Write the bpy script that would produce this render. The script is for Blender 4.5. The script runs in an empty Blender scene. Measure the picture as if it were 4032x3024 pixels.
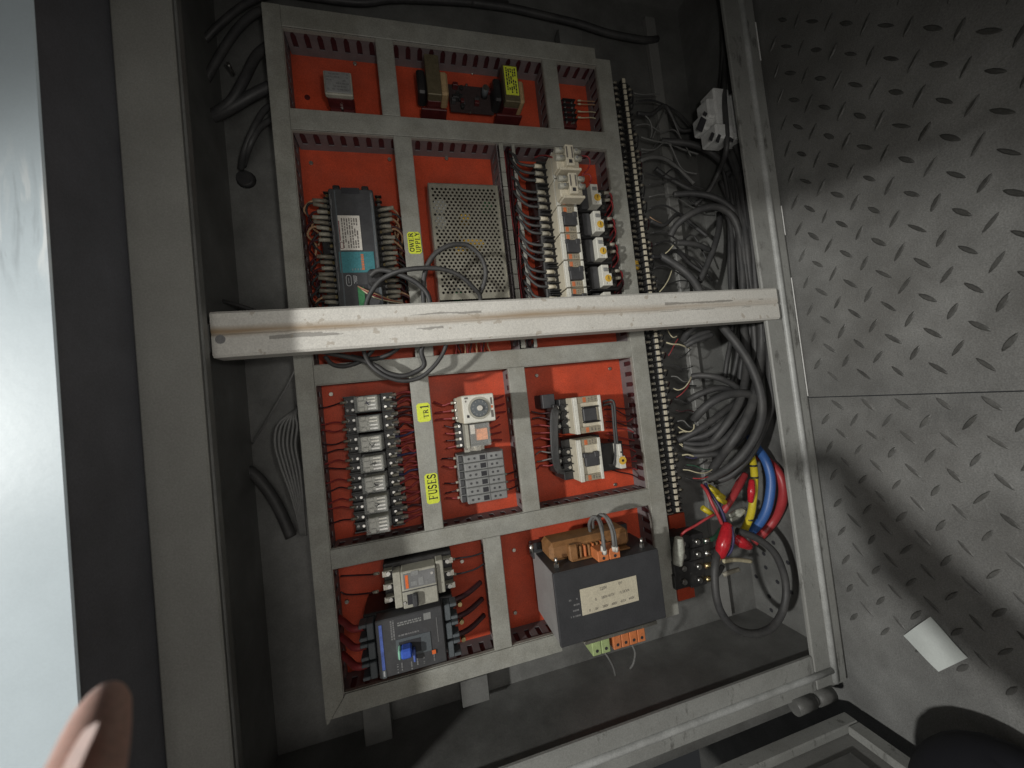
import bpy, bmesh, math, random
from mathutils import Matrix, Vector
random.seed(7)
S = bpy.context.scene
COL = S.collection
R = math.radians
# ---------------------------------------------------------------- frame of the place
# (u, v, w): u = down the cabinet (picture right), v = along the cabinet (picture up), w = out of the
# cabinet towards the viewer; metres. World: X = v, Y = -w, Z = 0.70 - u (floor at u = 0.70).
M4 = Matrix(((0, 1, 0, 0), (0, 0, -1, 0), (-1, 0, 0, .70), (0, 0, 0, 1)))
CAMW = .656
ax, bx, gx = R(3.794), R(-14.469), R(-6.566)
RC = (Matrix.Rotation(gx, 3, 'Z') @ Matrix.Rotation(bx, 3, 'Y') @ Matrix.Rotation(ax, 3, 'X'))
FPX = 1514.0
# ---------------------------------------------------------------- camera, world, lights, exposure
cd = bpy.data.cameras.new('camera'); cam = bpy.data.objects.new('camera', cd); COL.objects.link(cam)
cd.sensor_width = 36; cd.lens = 36 * FPX / 4032; cd.clip_start = .01; cd.clip_end = 50
cam.matrix_world = M4 @ Matrix.Translation((0, 0, CAMW)) @ RC.to_4x4()
cd.dof.use_dof = True; cd.dof.focus_distance = .62; cd.dof.aperture_fstop = 5.6
S.camera = cam
wd = bpy.data.worlds.new('World'); S.world = wd; wd.use_nodes = True
wd.node_tree.nodes['Background'].inputs[0].default_value = (.92, .96, 1, 1)
wd.node_tree.nodes['Background'].inputs[1].default_value = .022
S.view_settings.view_transform = 'Standard'; S.view_settings.look = 'None'
S.cycles.use_denoising = True
S.view_settings.exposure = 0.0; S.view_settings.gamma = 1

def aim(o, pos, tgt):
    p = M4 @ Vector(pos); t = M4 @ Vector(tgt)
    o.location = p; o.rotation_euler = (t - p).to_track_quat('-Z', 'Y').to_euler()
def lamp(kind, name, pos, tgt, power, col, **kw):
    l = bpy.data.lights.new(name, kind); l.energy = power; l.color = col
    for k, v in kw.items(): setattr(l, k, v)
    o = bpy.data.objects.new(name, l); COL.objects.link(o); aim(o, pos, tgt); return o
# ceiling lamp above and in front of the cabinet (casts the header's shadow), added soft room fill, added fill spot by the camera
lamp('SPOT', 'ceiling_lamp', (-1.76, .10, 1.48), (.25, -.27, .1), 150, (1, .985, .94), spot_size=R(33), spot_blend=.55, shadow_soft_size=.05)
lamp('AREA', 'room_fill', (.0, -.40, 1.40), (.2, .12, 0), 3.3, (1, .955, .89), shape='RECTANGLE', size=.7, size_y=.9)
lamp('SPOT', 'camera_fill', (.06, .04, .70), (.24, .20, 0), 3.1, (1, .97, .91), spot_size=R(130), spot_blend=1.0, shadow_soft_size=.02)

# ---------------------------------------------------------------- pixel -> place (offline measuring frames)
FR = dict(f=(0, 0, 1.82278), c1=(1000, 0, .45208), c2=(1900, 0, .45208), c3=(1100, 600, .48222), c4=(1700, 500, .48222),
          c5=(1150, 1350, .48222), c6=(1700, 1300, .5425), d1=(1250, 2050, .48222), d2=(1900, 1950, .51236),
          d3=(2350, 200, .60277), d4=(2400, 1150, .48222), d5=(2500, 1700, .5425), d6=(3000, 0, .96444),
          d7=(2900, 1500, .91863), d8=(0, 2100, .72333), e1=(0, 0, .72333), e2=(600, 1000, .72333), e3=(1200, 2400, .94937))
def unit(fr, x, y):
    x0, y0, s = FR[fr]; x = x0 + s * x; y = y0 + s * y
    d = RC @ Vector(((x - 2016) / FPX, -(y - 1512) / FPX, -1))
    return d.x / -d.z, d.y / -d.z
def P(fr, x, y, w=0.0):
    a, b = unit(fr, x, y); D = CAMW - w
    return Vector((a * D, b * D, w))
def rect(fr, x0, y0, x1, y1, w, fr2=None):
    a = P(fr, x0, y0, w); b = P(fr2 or fr, x1, y1, w)
    return a.x, b.x, b.y, a.y          # u0, u1, v0, v1
def path(fr, pts):
    out = []
    for p in pts:
        q = P(fr, *p)
        if fr in ('d3', 'd4', 'd5') and q.x > .655:          # things lie against the cabinet's bottom wall, never through it
            a, b = unit(fr, p[0], p[1]); D = .655 / a; q = Vector((.655, b * D, CAMW - D))
        out.append(q)
    return out

# ---------------------------------------------------------------- materials
MT = {}
def nt(m): return m.node_tree.nodes, m.node_tree.links
def mat(name, col, rough=.5, metal=0., var=.18, scale=55, bump=0., bscale=400, spec=.5, dust=0., dcol=(.30, .27, .22), trans=0., coat=0., grit=.16):
    m = bpy.data.materials.new(name); m.use_nodes = True; N, L = nt(m)
    b = N['Principled BSDF']; b.inputs['Roughness'].default_value = rough; b.inputs['Metallic'].default_value = metal
    b.inputs['Specular IOR Level'].default_value = spec
    if trans: b.inputs['Transmission Weight'].default_value = trans
    if coat: b.inputs['Coat Weight'].default_value = coat
    g = N.new('ShaderNodeNewGeometry')
    n = N.new('ShaderNodeTexNoise'); n.inputs['Scale'].default_value = scale; n.inputs['Detail'].default_value = 5; n.inputs['Roughness'].default_value = .65
    L.new(g.outputs['Position'], n.inputs['Vector'])
    r = N.new('ShaderNodeValToRGB'); r.color_ramp.elements[0].position = .3; r.color_ramp.elements[1].position = .72
    c0 = tuple(c * (1 - var) for c in col) + (1,); c1 = tuple(min(1, c * (1 + var * .7)) for c in col) + (1,)
    r.color_ramp.elements[0].color = c0; r.color_ramp.elements[1].color = c1
    L.new(n.outputs['Fac'], r.inputs[0]); out = r.outputs[0]
    if dust:
        n2 = N.new('ShaderNodeTexNoise'); n2.inputs['Scale'].default_value = scale * .35; n2.inputs['Detail'].default_value = 7; n2.inputs['Roughness'].default_value = .7
        L.new(g.outputs['Position'], n2.inputs['Vector'])
        mr = N.new('ShaderNodeMapRange'); mr.inputs[1].default_value = .42; mr.inputs[2].default_value = .75; mr.inputs[4].default_value = dust
        L.new(n2.outputs['Fac'], mr.inputs[0])
        mx = N.new('ShaderNodeMix'); mx.data_type = 'RGBA'; L.new(mr.outputs[0], mx.inputs[0]); L.new(out, mx.inputs[6]); mx.inputs[7].default_value = dcol + (1,)
        out = mx.outputs[2]
    if grit:
        n4 = N.new('ShaderNodeTexNoise'); n4.inputs['Scale'].default_value = 520; n4.inputs['Detail'].default_value = 3; n4.inputs['Roughness'].default_value = .7
        L.new(g.outputs['Position'], n4.inputs['Vector'])
        m4 = N.new('ShaderNodeMapRange'); m4.inputs[1].default_value = .3; m4.inputs[2].default_value = .7; m4.inputs[3].default_value = 1 - grit; m4.inputs[4].default_value = 1 + grit * .8
        L.new(n4.outputs['Fac'], m4.inputs[0])
        vm = N.new('ShaderNodeVectorMath'); vm.operation = 'SCALE'; L.new(out, vm.inputs[0]); L.new(m4.outputs[0], vm.inputs['Scale']); out = vm.outputs[0]
    L.new(out, b.inputs['Base Color'])
    rr = N.new('ShaderNodeMapRange'); rr.inputs[3].default_value = max(.02, rough - .1); rr.inputs[4].default_value = min(1, rough + .12)
    L.new(n.outputs['Fac'], rr.inputs[0]); L.new(rr.outputs[0], b.inputs['Roughness'])
    if bump:
        n3 = N.new('ShaderNodeTexNoise'); n3.inputs['Scale'].default_value = bscale; n3.inputs['Detail'].default_value = 3
        L.new(g.outputs['Position'], n3.inputs['Vector'])
        bp = N.new('ShaderNodeBump'); bp.inputs['Strength'].default_value = bump; bp.inputs['Distance'].default_value = .001
        L.new(n3.outputs['Fac'], bp.inputs['Height']); L.new(bp.outputs[0], b.inputs['Normal'])
    MT[name] = m; return m
mat('duct', (.35, .35, .315), .55, var=.2, scale=30, dust=.75, grit=.2, dcol=(.22, .21, .17), bump=.12, bscale=900)
mat('duct_wall', (.19, .17, .175), .6, var=.2, scale=40, dust=.4, dcol=(.10, .085, .085))
mat('red', (.60, .080, .034), .55, spec=.3, var=.22, scale=20, dust=.55, dcol=(.36, .085, .055), grit=.2, bump=.08, bscale=500)
mat('paint', (.25, .25, .24), .5, var=.16, scale=9, dust=.35, dcol=(.12, .115, .10), bump=.25, bscale=260)
mat('paint_dark', (.18, .182, .175), .42, var=.35, scale=10, dust=.8, dcol=(.065, .063, .058), bump=.2, bscale=220)
mat('lip', (.27, .27, .25), .5, var=.12, scale=12, dust=.4, dcol=(.19, .185, .165), bump=.2, bscale=300)
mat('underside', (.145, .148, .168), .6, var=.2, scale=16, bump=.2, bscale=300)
mat('black', (.022, .022, .023), .42, var=.3, scale=90, dust=.22, dcol=(.10, .09, .08))
mat('black_soft', (.030, .030, .032), .6, var=.3, scale=120, dust=.35, dcol=(.085, .08, .072), bump=.2, bscale=500)
mat('darkgrey', (.055, .056, .06), .5, var=.2, scale=60, dust=.2, dcol=(.12, .11, .10))
mat('slate', (.10, .115, .125), .5, var=.15, scale=60, dust=.15, dcol=(.14, .13, .12))
mat('grey', (.27, .275, .27), .5, var=.15, scale=70, dust=.3, dcol=(.14, .13, .12))
mat('greybeige', (.40, .39, .33), .5, var=.15, scale=70, dust=.4, dcol=(.25, .23, .18))
mat('cream', (.62, .57, .45), .45, var=.10, scale=60, dust=.35, dcol=(.42, .37, .27))
mat('white', (.70, .69, .62), .45, var=.08, scale=60, dust=.3, dcol=(.48, .45, .36))
mat('whiteplug', (.62, .63, .62), .55, var=.15, scale=60, dust=.4, dcol=(.34, .33, .31), bump=.4, bscale=300)
mat('paper', (.66, .63, .57), .75, var=.10, scale=70, dust=.25, dcol=(.45, .38, .33))
mat('oldpaper', (.62, .57, .44), .8, var=.08, scale=40, dust=.35, dcol=(.47, .42, .30))
mat('floorpaper', (.60, .64, .62), .8, grit=.06, var=.05, scale=50)
mat('ink', (.03, .03, .035), .7)
mat('ink_soft', (.16, .145, .13), .8)
mat('ink_red', (.22, .05, .06), .7)
mat('ink_white', (.55, .56, .57), .6)
mat('ink_grey', (.20, .20, .20), .6)
mat('orange', (.80, .16, .035), .5, var=.15, scale=90)
mat('orange_soft', (.62, .17, .06), .6, var=.2, scale=200, dust=.2)
mat('khaki', (.34, .30, .22), .6, var=.25, scale=500)
mat('yellow', (.72, .80, .06), .6, var=.08, scale=40, dust=.25, dcol=(.50, .52, .08))
mat('yellowdial', (.72, .45, .06), .45, var=.15, scale=200)
mat('teal', (.055, .22, .25), .5, var=.2, scale=500)
mat('blue', (.05, .12, .55), .4, var=.15, scale=60)
mat('bluestripe', (.10, .16, .50), .5, var=.3, scale=90)
mat('mint', (.30, .62, .45), .4)
mat('pcb', (.05, .22, .09), .5, var=.3, scale=300)
mat('pcb_dark', (.05, .035, .035), .5, var=.4, scale=300)
mat('steel', (.62, .61, .58), .32, 1., var=.2, scale=120)
mat('zinc', (.58, .56, .50), .40, 1., var=.12, scale=60, dust=.25, dcol=(.35, .32, .25))
mat('brass', (.62, .50, .26), .35, 1., var=.2, scale=200)
mat('zincpaint', (.50, .48, .40), .42, .75, var=.08, scale=40, dust=.25, dcol=(.38, .35, .26))
mat('core', (.15, .125, .075), .5, .3, var=.25, scale=120)
mat('tan', (.42, .29, .15), .7, var=.2, scale=200)
mat('winding', (.30, .145, .055), .5, var=.3, scale=90, dust=.25, dcol=(.22, .13, .06))
mat('coil', (.85, .30, .10), .35, .4, var=.2, scale=300)
mat('terminal_orange', (.62, .19, .06), .5, var=.15, scale=90, dust=.2)
mat('terminal_green', (.36, .46, .20), .5, var=.15, scale=90, dust=.2)
mat('trafo', (.047, .048, .052), .5, var=.15, scale=30, bump=.15, bscale=700, dust=.12, dcol=(.07, .07, .07))
mat('side_sheet', (.27, .265, .26), .5, var=.12, scale=30)
mat('wire_red', (.27, .034, .036), .5, var=.3, scale=300)
mat('wire_dark', (.055, .016, .020), .5, var=.4, scale=200)
mat('wire_grey', (.16, .16, .155), .55, var=.2, scale=200)
mat('wire_pale', (.55, .50, .34), .5, var=.15, scale=200)
mat('wire_tan', (.40, .24, .14), .5, var=.2, scale=200)
mat('wire_green', (.03, .10, .06), .5)
mat('wire_violet', (.04, .035, .10), .5)
mat('cable_black', (.045, .045, .046), .55, var=.25, scale=60, dust=.55, dcol=(.11, .106, .10))
mat('cable_blue', (.045, .13, .38), .4, var=.1, scale=60, dust=.2, dcol=(.07, .12, .22))
mat('cable_red', (.42, .045, .05), .4, var=.12, scale=60, dust=.25, dcol=(.25, .06, .06))
mat('cable_yellow', (.62, .50, .03), .4, var=.12, scale=60, dust=.2, dcol=(.35, .28, .05))
mat('tape_red', (.50, .02, .03), .25, var=.2, scale=80)
mat('sleeve', (.34, .32, .26), .5, var=.25, scale=300)
mat('sleeve_dim', (.20, .18, .14), .5, var=.35, scale=300)
mat('socket_red', (.10, .018, .018), .4, var=.3, scale=90)
mat('skin', (.70, .44, .37), .45, var=.08, scale=60, bump=.06, bscale=2500)
mat('nail', (.74, .50, .43), .35, var=.06, scale=60)
mat('denim', (.012, .013, .020), .9, var=.3, scale=900, bump=.5, bscale=1200)
mat('tag_white', (.45, .46, .40), .6, var=.3, scale=200)
mat('painted_gap_light', (.92, .92, .90), .3, var=.03)
mat('white_front', (.60, .69, .74), .35, grit=.03, var=.06, scale=7, bump=.08, bscale=120, dust=.35, dcol=(.42, .49, .53))
MT['skin'].node_tree.nodes['Principled BSDF'].inputs['Subsurface Weight'].default_value = .15
MT['skin'].node_tree.nodes['Principled BSDF'].inputs['Subsurface Radius'].default_value = (.004, .0015, .001)
def glass(name, col, rough=.08):
    m = bpy.data.materials.new(name); m.use_nodes = True; N, L = nt(m); b = N['Principled BSDF']
    b.inputs['Base Color'].default_value = col + (1,); b.inputs['Roughness'].default_value = rough
    b.inputs['Alpha'].default_value = .24; MT[name] = m
glass('clear', (.80, .82, .78))
mat('ridge', (.43, .44, .43), .4, var=.25, scale=30, dust=.45, dcol=(.22, .22, .20), bump=.2, bscale=300)

def beam_material():
    """white post: grimy brown streak along its crease and chipped paint lines with a shape of their own"""
    m = mat('beam', (.66, .645, .60), .42, var=.06, scale=18, bump=.15, bscale=300, dust=.22, dcol=(.50, .47, .40))
    N, L = nt(m); b = N['Principled BSDF']; src = b.inputs['Base Color'].links[0].from_socket
    tc = N.new('ShaderNodeTexCoord'); sx = N.new('ShaderNodeSeparateXYZ'); L.new(tc.outputs['Object'], sx.inputs[0])
    def mth(op, a, c=None, cl=False):
        n = N.new('ShaderNodeMath'); n.operation = op; n.use_clamp = cl
        for i, q in enumerate((a, c)):
            if q is None: continue
            if isinstance(q, (int, float)): n.inputs[i].default_value = q
            else: L.new(q, n.inputs[i])
        return n.outputs[0]
    def noise(sc, d=4, xs=1.):
        mp = N.new('ShaderNodeMapping'); mp.inputs['Scale'].default_value = (xs, 1, 1); L.new(tc.outputs['Object'], mp.inputs[0])
        n = N.new('ShaderNodeTexNoise'); n.inputs['Scale'].default_value = sc; n.inputs['Detail'].default_value = d; L.new(mp.outputs[0], n.inputs[0]); return n.outputs[0]
    v, u = sx.outputs[1], sx.outputs[0]
    def mix(fac, col):
        nonlocal src
        x = N.new('ShaderNodeMix'); x.data_type = 'RGBA'; L.new(fac, x.inputs[0]); L.new(src, x.inputs[6]); x.inputs[7].default_value = col + (1,); src = x.outputs[2]
    # brown grime streak just above the middle, fading to the right end
    wob = mth('MULTIPLY', mth('SUBTRACT', noise(9, 3), .5), .006)
    d = mth('ABSOLUTE', mth('SUBTRACT', mth('ADD', v, wob), .003))
    f = mth('MULTIPLY', mth('SUBTRACT', 1, mth('DIVIDE', d, .0085), True), mth('MULTIPLY_ADD' if False else 'MULTIPLY', noise(30, 6, .15), 1.9), True)
    f = mth('MULTIPLY', f, mth('SUBTRACT', 1, mth('MULTIPLY', mth('ADD', u, .05, True), 1.6), True))
    mix(f, (.34, .25, .16))
    # chipped lines
    for off, lo, hi, th in ((-.008, -.37, -.04, .0017), (.0115, -.20, -.09, .0011), (.0085, .20, .40, .0010), (-.0035, .19, .37, .0008)):
        wob = mth('ADD', mth('MULTIPLY', mth('SUBTRACT', noise(10, 3), .5), .005), mth('MULTIPLY', mth('SUBTRACT', noise(160, 5), .5), .0022))
        d = mth('ABSOLUTE', mth('SUBTRACT', mth('ADD', v, wob), off))
        band = mth('LESS_THAN', d, mth('MULTIPLY', th * 9, mth('SUBTRACT', noise(75, 8, .22), .44, False)))
        gate = mth('MULTIPLY', mth('GREATER_THAN', u, lo), mth('LESS_THAN', u, hi))
        gate = mth('MULTIPLY', gate, mth('GREATER_THAN', noise(22, 3, .5), .44))
        mix(mth('MULTIPLY', mth('MULTIPLY', band, gate), .6), (.13, .12, .105))
    mix(mth('MULTIPLY', mth('GREATER_THAN', noise(70, 8), .655), .5), (.33, .27, .20))
    L.new(src, b.inputs['Base Color'])
beam_material()

def painted_reflection():  # bright and dark streaks put a smeared reflection into the header colour
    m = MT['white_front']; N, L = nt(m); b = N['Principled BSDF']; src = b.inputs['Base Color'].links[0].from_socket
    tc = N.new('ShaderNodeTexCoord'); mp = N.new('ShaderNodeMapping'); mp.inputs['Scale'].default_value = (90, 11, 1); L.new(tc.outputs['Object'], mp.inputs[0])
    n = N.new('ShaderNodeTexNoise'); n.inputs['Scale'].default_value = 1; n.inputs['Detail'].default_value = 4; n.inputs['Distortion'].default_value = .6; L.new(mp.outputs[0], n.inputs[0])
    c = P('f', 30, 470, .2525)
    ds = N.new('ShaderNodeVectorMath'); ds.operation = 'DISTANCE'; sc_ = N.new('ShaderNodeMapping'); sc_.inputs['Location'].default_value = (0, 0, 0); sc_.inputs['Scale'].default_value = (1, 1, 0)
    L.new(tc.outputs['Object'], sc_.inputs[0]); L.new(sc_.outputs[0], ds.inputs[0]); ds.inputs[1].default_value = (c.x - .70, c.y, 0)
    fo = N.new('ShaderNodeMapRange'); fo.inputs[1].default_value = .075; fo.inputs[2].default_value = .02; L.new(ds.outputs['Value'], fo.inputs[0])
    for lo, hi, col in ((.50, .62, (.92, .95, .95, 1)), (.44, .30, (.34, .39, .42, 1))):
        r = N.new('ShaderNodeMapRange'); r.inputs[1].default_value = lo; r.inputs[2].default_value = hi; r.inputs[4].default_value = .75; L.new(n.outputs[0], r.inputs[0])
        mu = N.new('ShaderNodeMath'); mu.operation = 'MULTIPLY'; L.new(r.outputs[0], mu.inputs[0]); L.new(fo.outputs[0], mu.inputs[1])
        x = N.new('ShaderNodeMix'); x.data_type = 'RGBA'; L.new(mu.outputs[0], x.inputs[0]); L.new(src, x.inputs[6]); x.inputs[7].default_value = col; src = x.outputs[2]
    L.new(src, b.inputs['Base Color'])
painted_reflection()
def worn_material():
    m = mat('frame', (.31, .315, .30), .45, var=.14, scale=14, bump=.2, bscale=300, dust=.5, dcol=(.17, .165, .15))
    N, L = nt(m); b = N['Principled BSDF']; src = b.inputs['Base Color'].links[0].from_socket
    g = N.new('ShaderNodeNewGeometry'); mp = N.new('ShaderNodeMapping'); mp.inputs['Scale'].default_value = (.35, 1, 1); L.new(g.outputs['Position'], mp.inputs[0])
    n = N.new('ShaderNodeTexNoise'); n.inputs['Scale'].default_value = 48; n.inputs['Detail'].default_value = 8; n.inputs['Roughness'].default_value = .75; L.new(mp.outputs[0], n.inputs[0])
    mr = N.new('ShaderNodeMapRange'); mr.inputs[1].default_value = .56; mr.inputs[2].default_value = .66; mr.inputs[4].default_value = .8; L.new(n.outputs[0], mr.inputs[0])
    x = N.new('ShaderNodeMix'); x.data_type = 'RGBA'; L.new(mr.outputs[0], x.inputs[0]); L.new(src, x.inputs[6]); x.inputs[7].default_value = (.075, .072, .066, 1)
    L.new(x.outputs[2], b.inputs['Base Color'])
worn_material()
def floor_material():
    m = mat('floor', (.25, .252, .245), .5, .15, var=.38, scale=7, bump=.5, bscale=120, dust=.85, dcol=(.125, .121, .112), grit=.3)
    N, L = nt(m); b = N['Principled BSDF']; src = b.inputs['Base Color'].links[0].from_socket
    g = N.new('ShaderNodeNewGeometry')
    n = N.new('ShaderNodeTexNoise'); n.inputs['Scale'].default_value = 26; n.inputs['Detail'].default_value = 12; n.inputs['Roughness'].default_value = .8; L.new(g.outputs['Position'], n.inputs[0])
    mr = N.new('ShaderNodeMapRange'); mr.inputs[1].default_value = .60; mr.inputs[2].default_value = .72; mr.inputs[4].default_value = .7; L.new(n.outputs[0], mr.inputs[0])
    x = N.new('ShaderNodeMix'); x.data_type = 'RGBA'; L.new(mr.outputs[0], x.inputs[0]); L.new(src, x.inputs[6]); x.inputs[7].default_value = (.075, .072, .066, 1)
    L.new(x.outputs[2], b.inputs['Base Color'])
floor_material()
mat('lozenge_worn', (.12, .12, .114), .5, .1, var=.3, scale=60, dust=.4, dcol=(.08, .077, .07))
mat('lozenge', (.088, .088, .083), .5, .15, var=.3, scale=60, dust=.4, dcol=(.045, .042, .037), bump=.3, bscale=300)

# ---------------------------------------------------------------- mesh builder
ORG = {}
def V3(*a): return Vector(a)
PL = -.013          # face of the mounting plate
class MB:
    def __init__(s): s.v = []; s.f = []; s.sm = []
    def add(s, vs, fs, smooth=False):
        b = len(s.v); s.v += [tuple(p) for p in vs]; s.f += [tuple(b + i for i in f) for f in fs]; s.sm += [smooth] * len(fs); return s
    def box(s, u0, u1, v0, v1, w0, w1, b=0.0, rot=0.0, piv=None):
        cx, cy, cz = (u0 + u1) / 2, (v0 + v1) / 2, (w0 + w1) / 2
        h = (abs(u1 - u0) / 2, abs(v1 - v0) / 2, abs(w1 - w0) / 2)
        if b <= 0:
            vs = [V3(sx * h[0], sy * h[1], sz * h[2]) for sx in (-1, 1) for sy in (-1, 1) for sz in (-1, 1)]
            fs = [(0, 1, 3, 2), (4, 6, 7, 5), (0, 4, 5, 1), (2, 3, 7, 6), (0, 2, 6, 4), (1, 5, 7, 3)]
        else:
            b = min(b, min(h) * .9); vs = []; ix = {}
            for sx in (-1, 1):
                for sy in (-1, 1):
                    for sz in (-1, 1):
                        for a in range(3):
                            q = [sx * (h[0] - b), sy * (h[1] - b), sz * (h[2] - b)]
                            q[a] = (sx, sy, sz)[a] * h[a]; ix[(sx, sy, sz, a)] = len(vs); vs.append(V3(*q))
            fs = []
            for a in range(3):
                o1, o2 = [k for k in range(3) if k != a]
                for s_ in (-1, 1):
                    f = []
                    for p, q in ((-1, -1), (1, -1), (1, 1), (-1, 1)):
                        sg = [0, 0, 0]; sg[a] = s_; sg[o1] = p; sg[o2] = q; f.append(ix[(*sg, a)])
                    fs.append(f)
            for a in range(3):
                o1, o2 = [k for k in range(3) if k != a]
                for p in (-1, 1):
                    for q in (-1, 1):
                        f = []
                        for s_, o in ((-1, o1), (1, o1), (1, o2), (-1, o2)):
                            sg = [0, 0, 0]; sg[a] = s_; sg[o1] = p; sg[o2] = q; f.append(ix[(*sg, o)])
                        fs.append(f)
            for sx in (-1, 1):
                for sy in (-1, 1):
                    for sz in (-1, 1): fs.append([ix[(sx, sy, sz, a)] for a in range(3)])
        if rot:
            m = Matrix.Rotation(rot, 3, 'Z'); vs = [m @ p for p in vs]
        c = V3(cx, cy, cz)
        return s.add([p + c for p in vs], fs)
    def prism(s, poly, w0, w1):
        n = len(poly)
        vs = [V3(p[0], p[1], w0) for p in poly] + [V3(p[0], p[1], w1) for p in poly]
        fs = [tuple(range(n)), tuple(range(n, 2 * n))] + [(i, (i + 1) % n, n + (i + 1) % n, n + i) for i in range(n)]
        return s.add(vs, fs)
    def cyl(s, c, r, w0, w1, n=12, r2=None, axis=2, smooth=True):
        r2 = r if r2 is None else r2; vs = []
        for k, rr in ((0, r), (1, r2)):
            for i in range(n):
                t = 2 * math.pi * i / n; a, b_ = rr * math.cos(t), rr * math.sin(t); z = (w0, w1)[k]
                if axis == 2: vs.append(V3(c[0] + a, c[1] + b_, z))
                elif axis == 0: vs.append(V3(z, c[0] + a, c[1] + b_))
                else: vs.append(V3(c[0] + a, z, c[1] + b_))
        s.add(vs, [tuple(range(n)), tuple(range(n, 2 * n))]); bse = len(s.v) - 2 * n
        for i in range(n):
            s.f.append((bse + i, bse + (i + 1) % n, bse + n + (i + 1) % n, bse + n + i)); s.sm.append(smooth)
        return s
    def tube(s, pts, r, n=7, sub=5, caps=True):
        pts = [Vector(p) for p in pts]; rs = r if isinstance(r, (list, tuple)) else [r] * len(pts)
        q = []; qr = []
        if len(pts) == 2: q = pts; qr = list(rs)
        else:
            for i in range(len(pts) - 1):
                p0 = pts[max(i - 1, 0)]; p1 = pts[i]; p2 = pts[i + 1]; p3 = pts[min(i + 2, len(pts) - 1)]
                for k in range(sub):
                    t = k / sub; t2 = t * t; t3 = t2 * t
                    q.append(.5 * ((2 * p1) + (p2 - p0) * t + (2 * p0 - 5 * p1 + 4 * p2 - p3) * t2 + (3 * p1 - p0 - 3 * p2 + p3) * t3))
                    qr.append(rs[i] * (1 - t) + rs[i + 1] * t)
            q.append(pts[-1]); qr.append(rs[-1])
        vs = []; nrm = None
        for i, p in enumerate(q):
            t = (q[min(i + 1, len(q) - 1)] - q[max(i - 1, 0)]).normalized()
            if nrm is None:
                nrm = t.cross(V3(0, 0, 1)); 
                if nrm.length < .1: nrm = t.cross(V3(1, 0, 0))
            nrm = (nrm - t * nrm.dot(t)).normalized(); bn = t.cross(nrm)
            for k in range(n):
                a = 2 * math.pi * k / n; vs.append(p + (nrm * math.cos(a) + bn * math.sin(a)) * qr[i])
        b = len(s.v); s.v += [tuple(p) for p in vs]
        for i in range(len(q) - 1):
            for k in range(n):
                s.f.append((b + i * n + k, b + i * n + (k + 1) % n, b + (i + 1) * n + (k + 1) % n, b + (i + 1) * n + k)); s.sm.append(True)
        if caps:
            s.f.append(tuple(b + k for k in range(n))); s.sm.append(False)
            s.f.append(tuple(b + (len(q) - 1) * n + k for k in range(n))); s.sm.append(False)
        return s
    def build(s, name, m, parent=None, org=None):
        o0 = Vector(org) if org is not None else (ORG[parent.name] if parent else V3(0, 0, 0))
        me = bpy.data.meshes.new(name); me.from_pydata([tuple(Vector(p if round(p[2], 6) not in (.0003, .0004, .0005) else (p[0], p[1], PL + .0003)) - o0) for p in s.v], [], s.f)
        bm = bmesh.new(); bm.from_mesh(me); bmesh.ops.recalc_face_normals(bm, faces=bm.faces); bm.to_mesh(me); bm.free()
        me.polygons.foreach_set('use_smooth', s.sm)
        me.materials.append(MT[m]); o = bpy.data.objects.new(name, me); COL.objects.link(o)
        ORG[o.name] = o0
        if parent: o.parent = parent
        else: o.matrix_basis = M4 @ Matrix.Translation(o0)
        return o
def B(*a, **k): return MB().box(*a, **k)
def tag(o, label=None, cat=None, group=None, kind=None):
    if label: o['label'] = label
    if cat: o['category'] = cat
    if group: o['group'] = group
    if kind: o['kind'] = kind
    return o
def thing(name, label, cat, org=(0, 0, 0), group=None):
    o = bpy.data.objects.new(name, None); COL.objects.link(o); o.empty_display_size = .02
    ORG[o.name] = Vector(org); o.matrix_basis = M4 @ Matrix.Translation(Vector(org))
    return tag(o, label, cat, group)
def copy_tree(o, org=None, parent=None, label=None):
    c = o.copy(); COL.objects.link(c)
    if parent: c.parent = parent
    else: c.matrix_basis = M4 @ Matrix.Translation(Vector(org))
    ORG[c.name] = Vector(org) if org is not None else ORG[parent.name]
    if label: c['label'] = label
    for ch in [x for x in COL.objects if x.parent == o]: copy_tree(ch, None, c)
    return c
def text(s, m, parent, pos, size, rot=90, sx=1., name='lettering'):
    cu = bpy.data.curves.new(name, 'FONT'); cu.body = s; cu.size = size; cu.align_x = 'CENTER'; cu.align_y = 'CENTER'; cu.extrude = .00012; cu.resolution_u = 2
    tmp = bpy.data.objects.new(name, cu); COL.objects.link(tmp)
    me = bpy.data.meshes.new_from_object(tmp); bpy.data.objects.remove(tmp); bpy.data.curves.remove(cu)
    me.materials.clear(); me.materials.append(MT[m]); o = bpy.data.objects.new(name, me); COL.objects.link(o); o.parent = parent; ORG[o.name] = ORG[parent.name]
    o.location = Vector(pos) - ORG[parent.name]; o.rotation_euler = (0, 0, R(rot)); o.scale = (sx, 1, 1); return o
def arc(cx, cy, rx, ry, a0, a1, n=10): return [(cx + rx * math.cos(R(a0 + (a1 - a0) * k / n)), cy + ry * math.sin(R(a0 + (a1 - a0) * k / n))) for k in range(n + 1)]
def sf(x, y, w=.17): return ([(x - w, y), (x + w, y)], .05)
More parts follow.
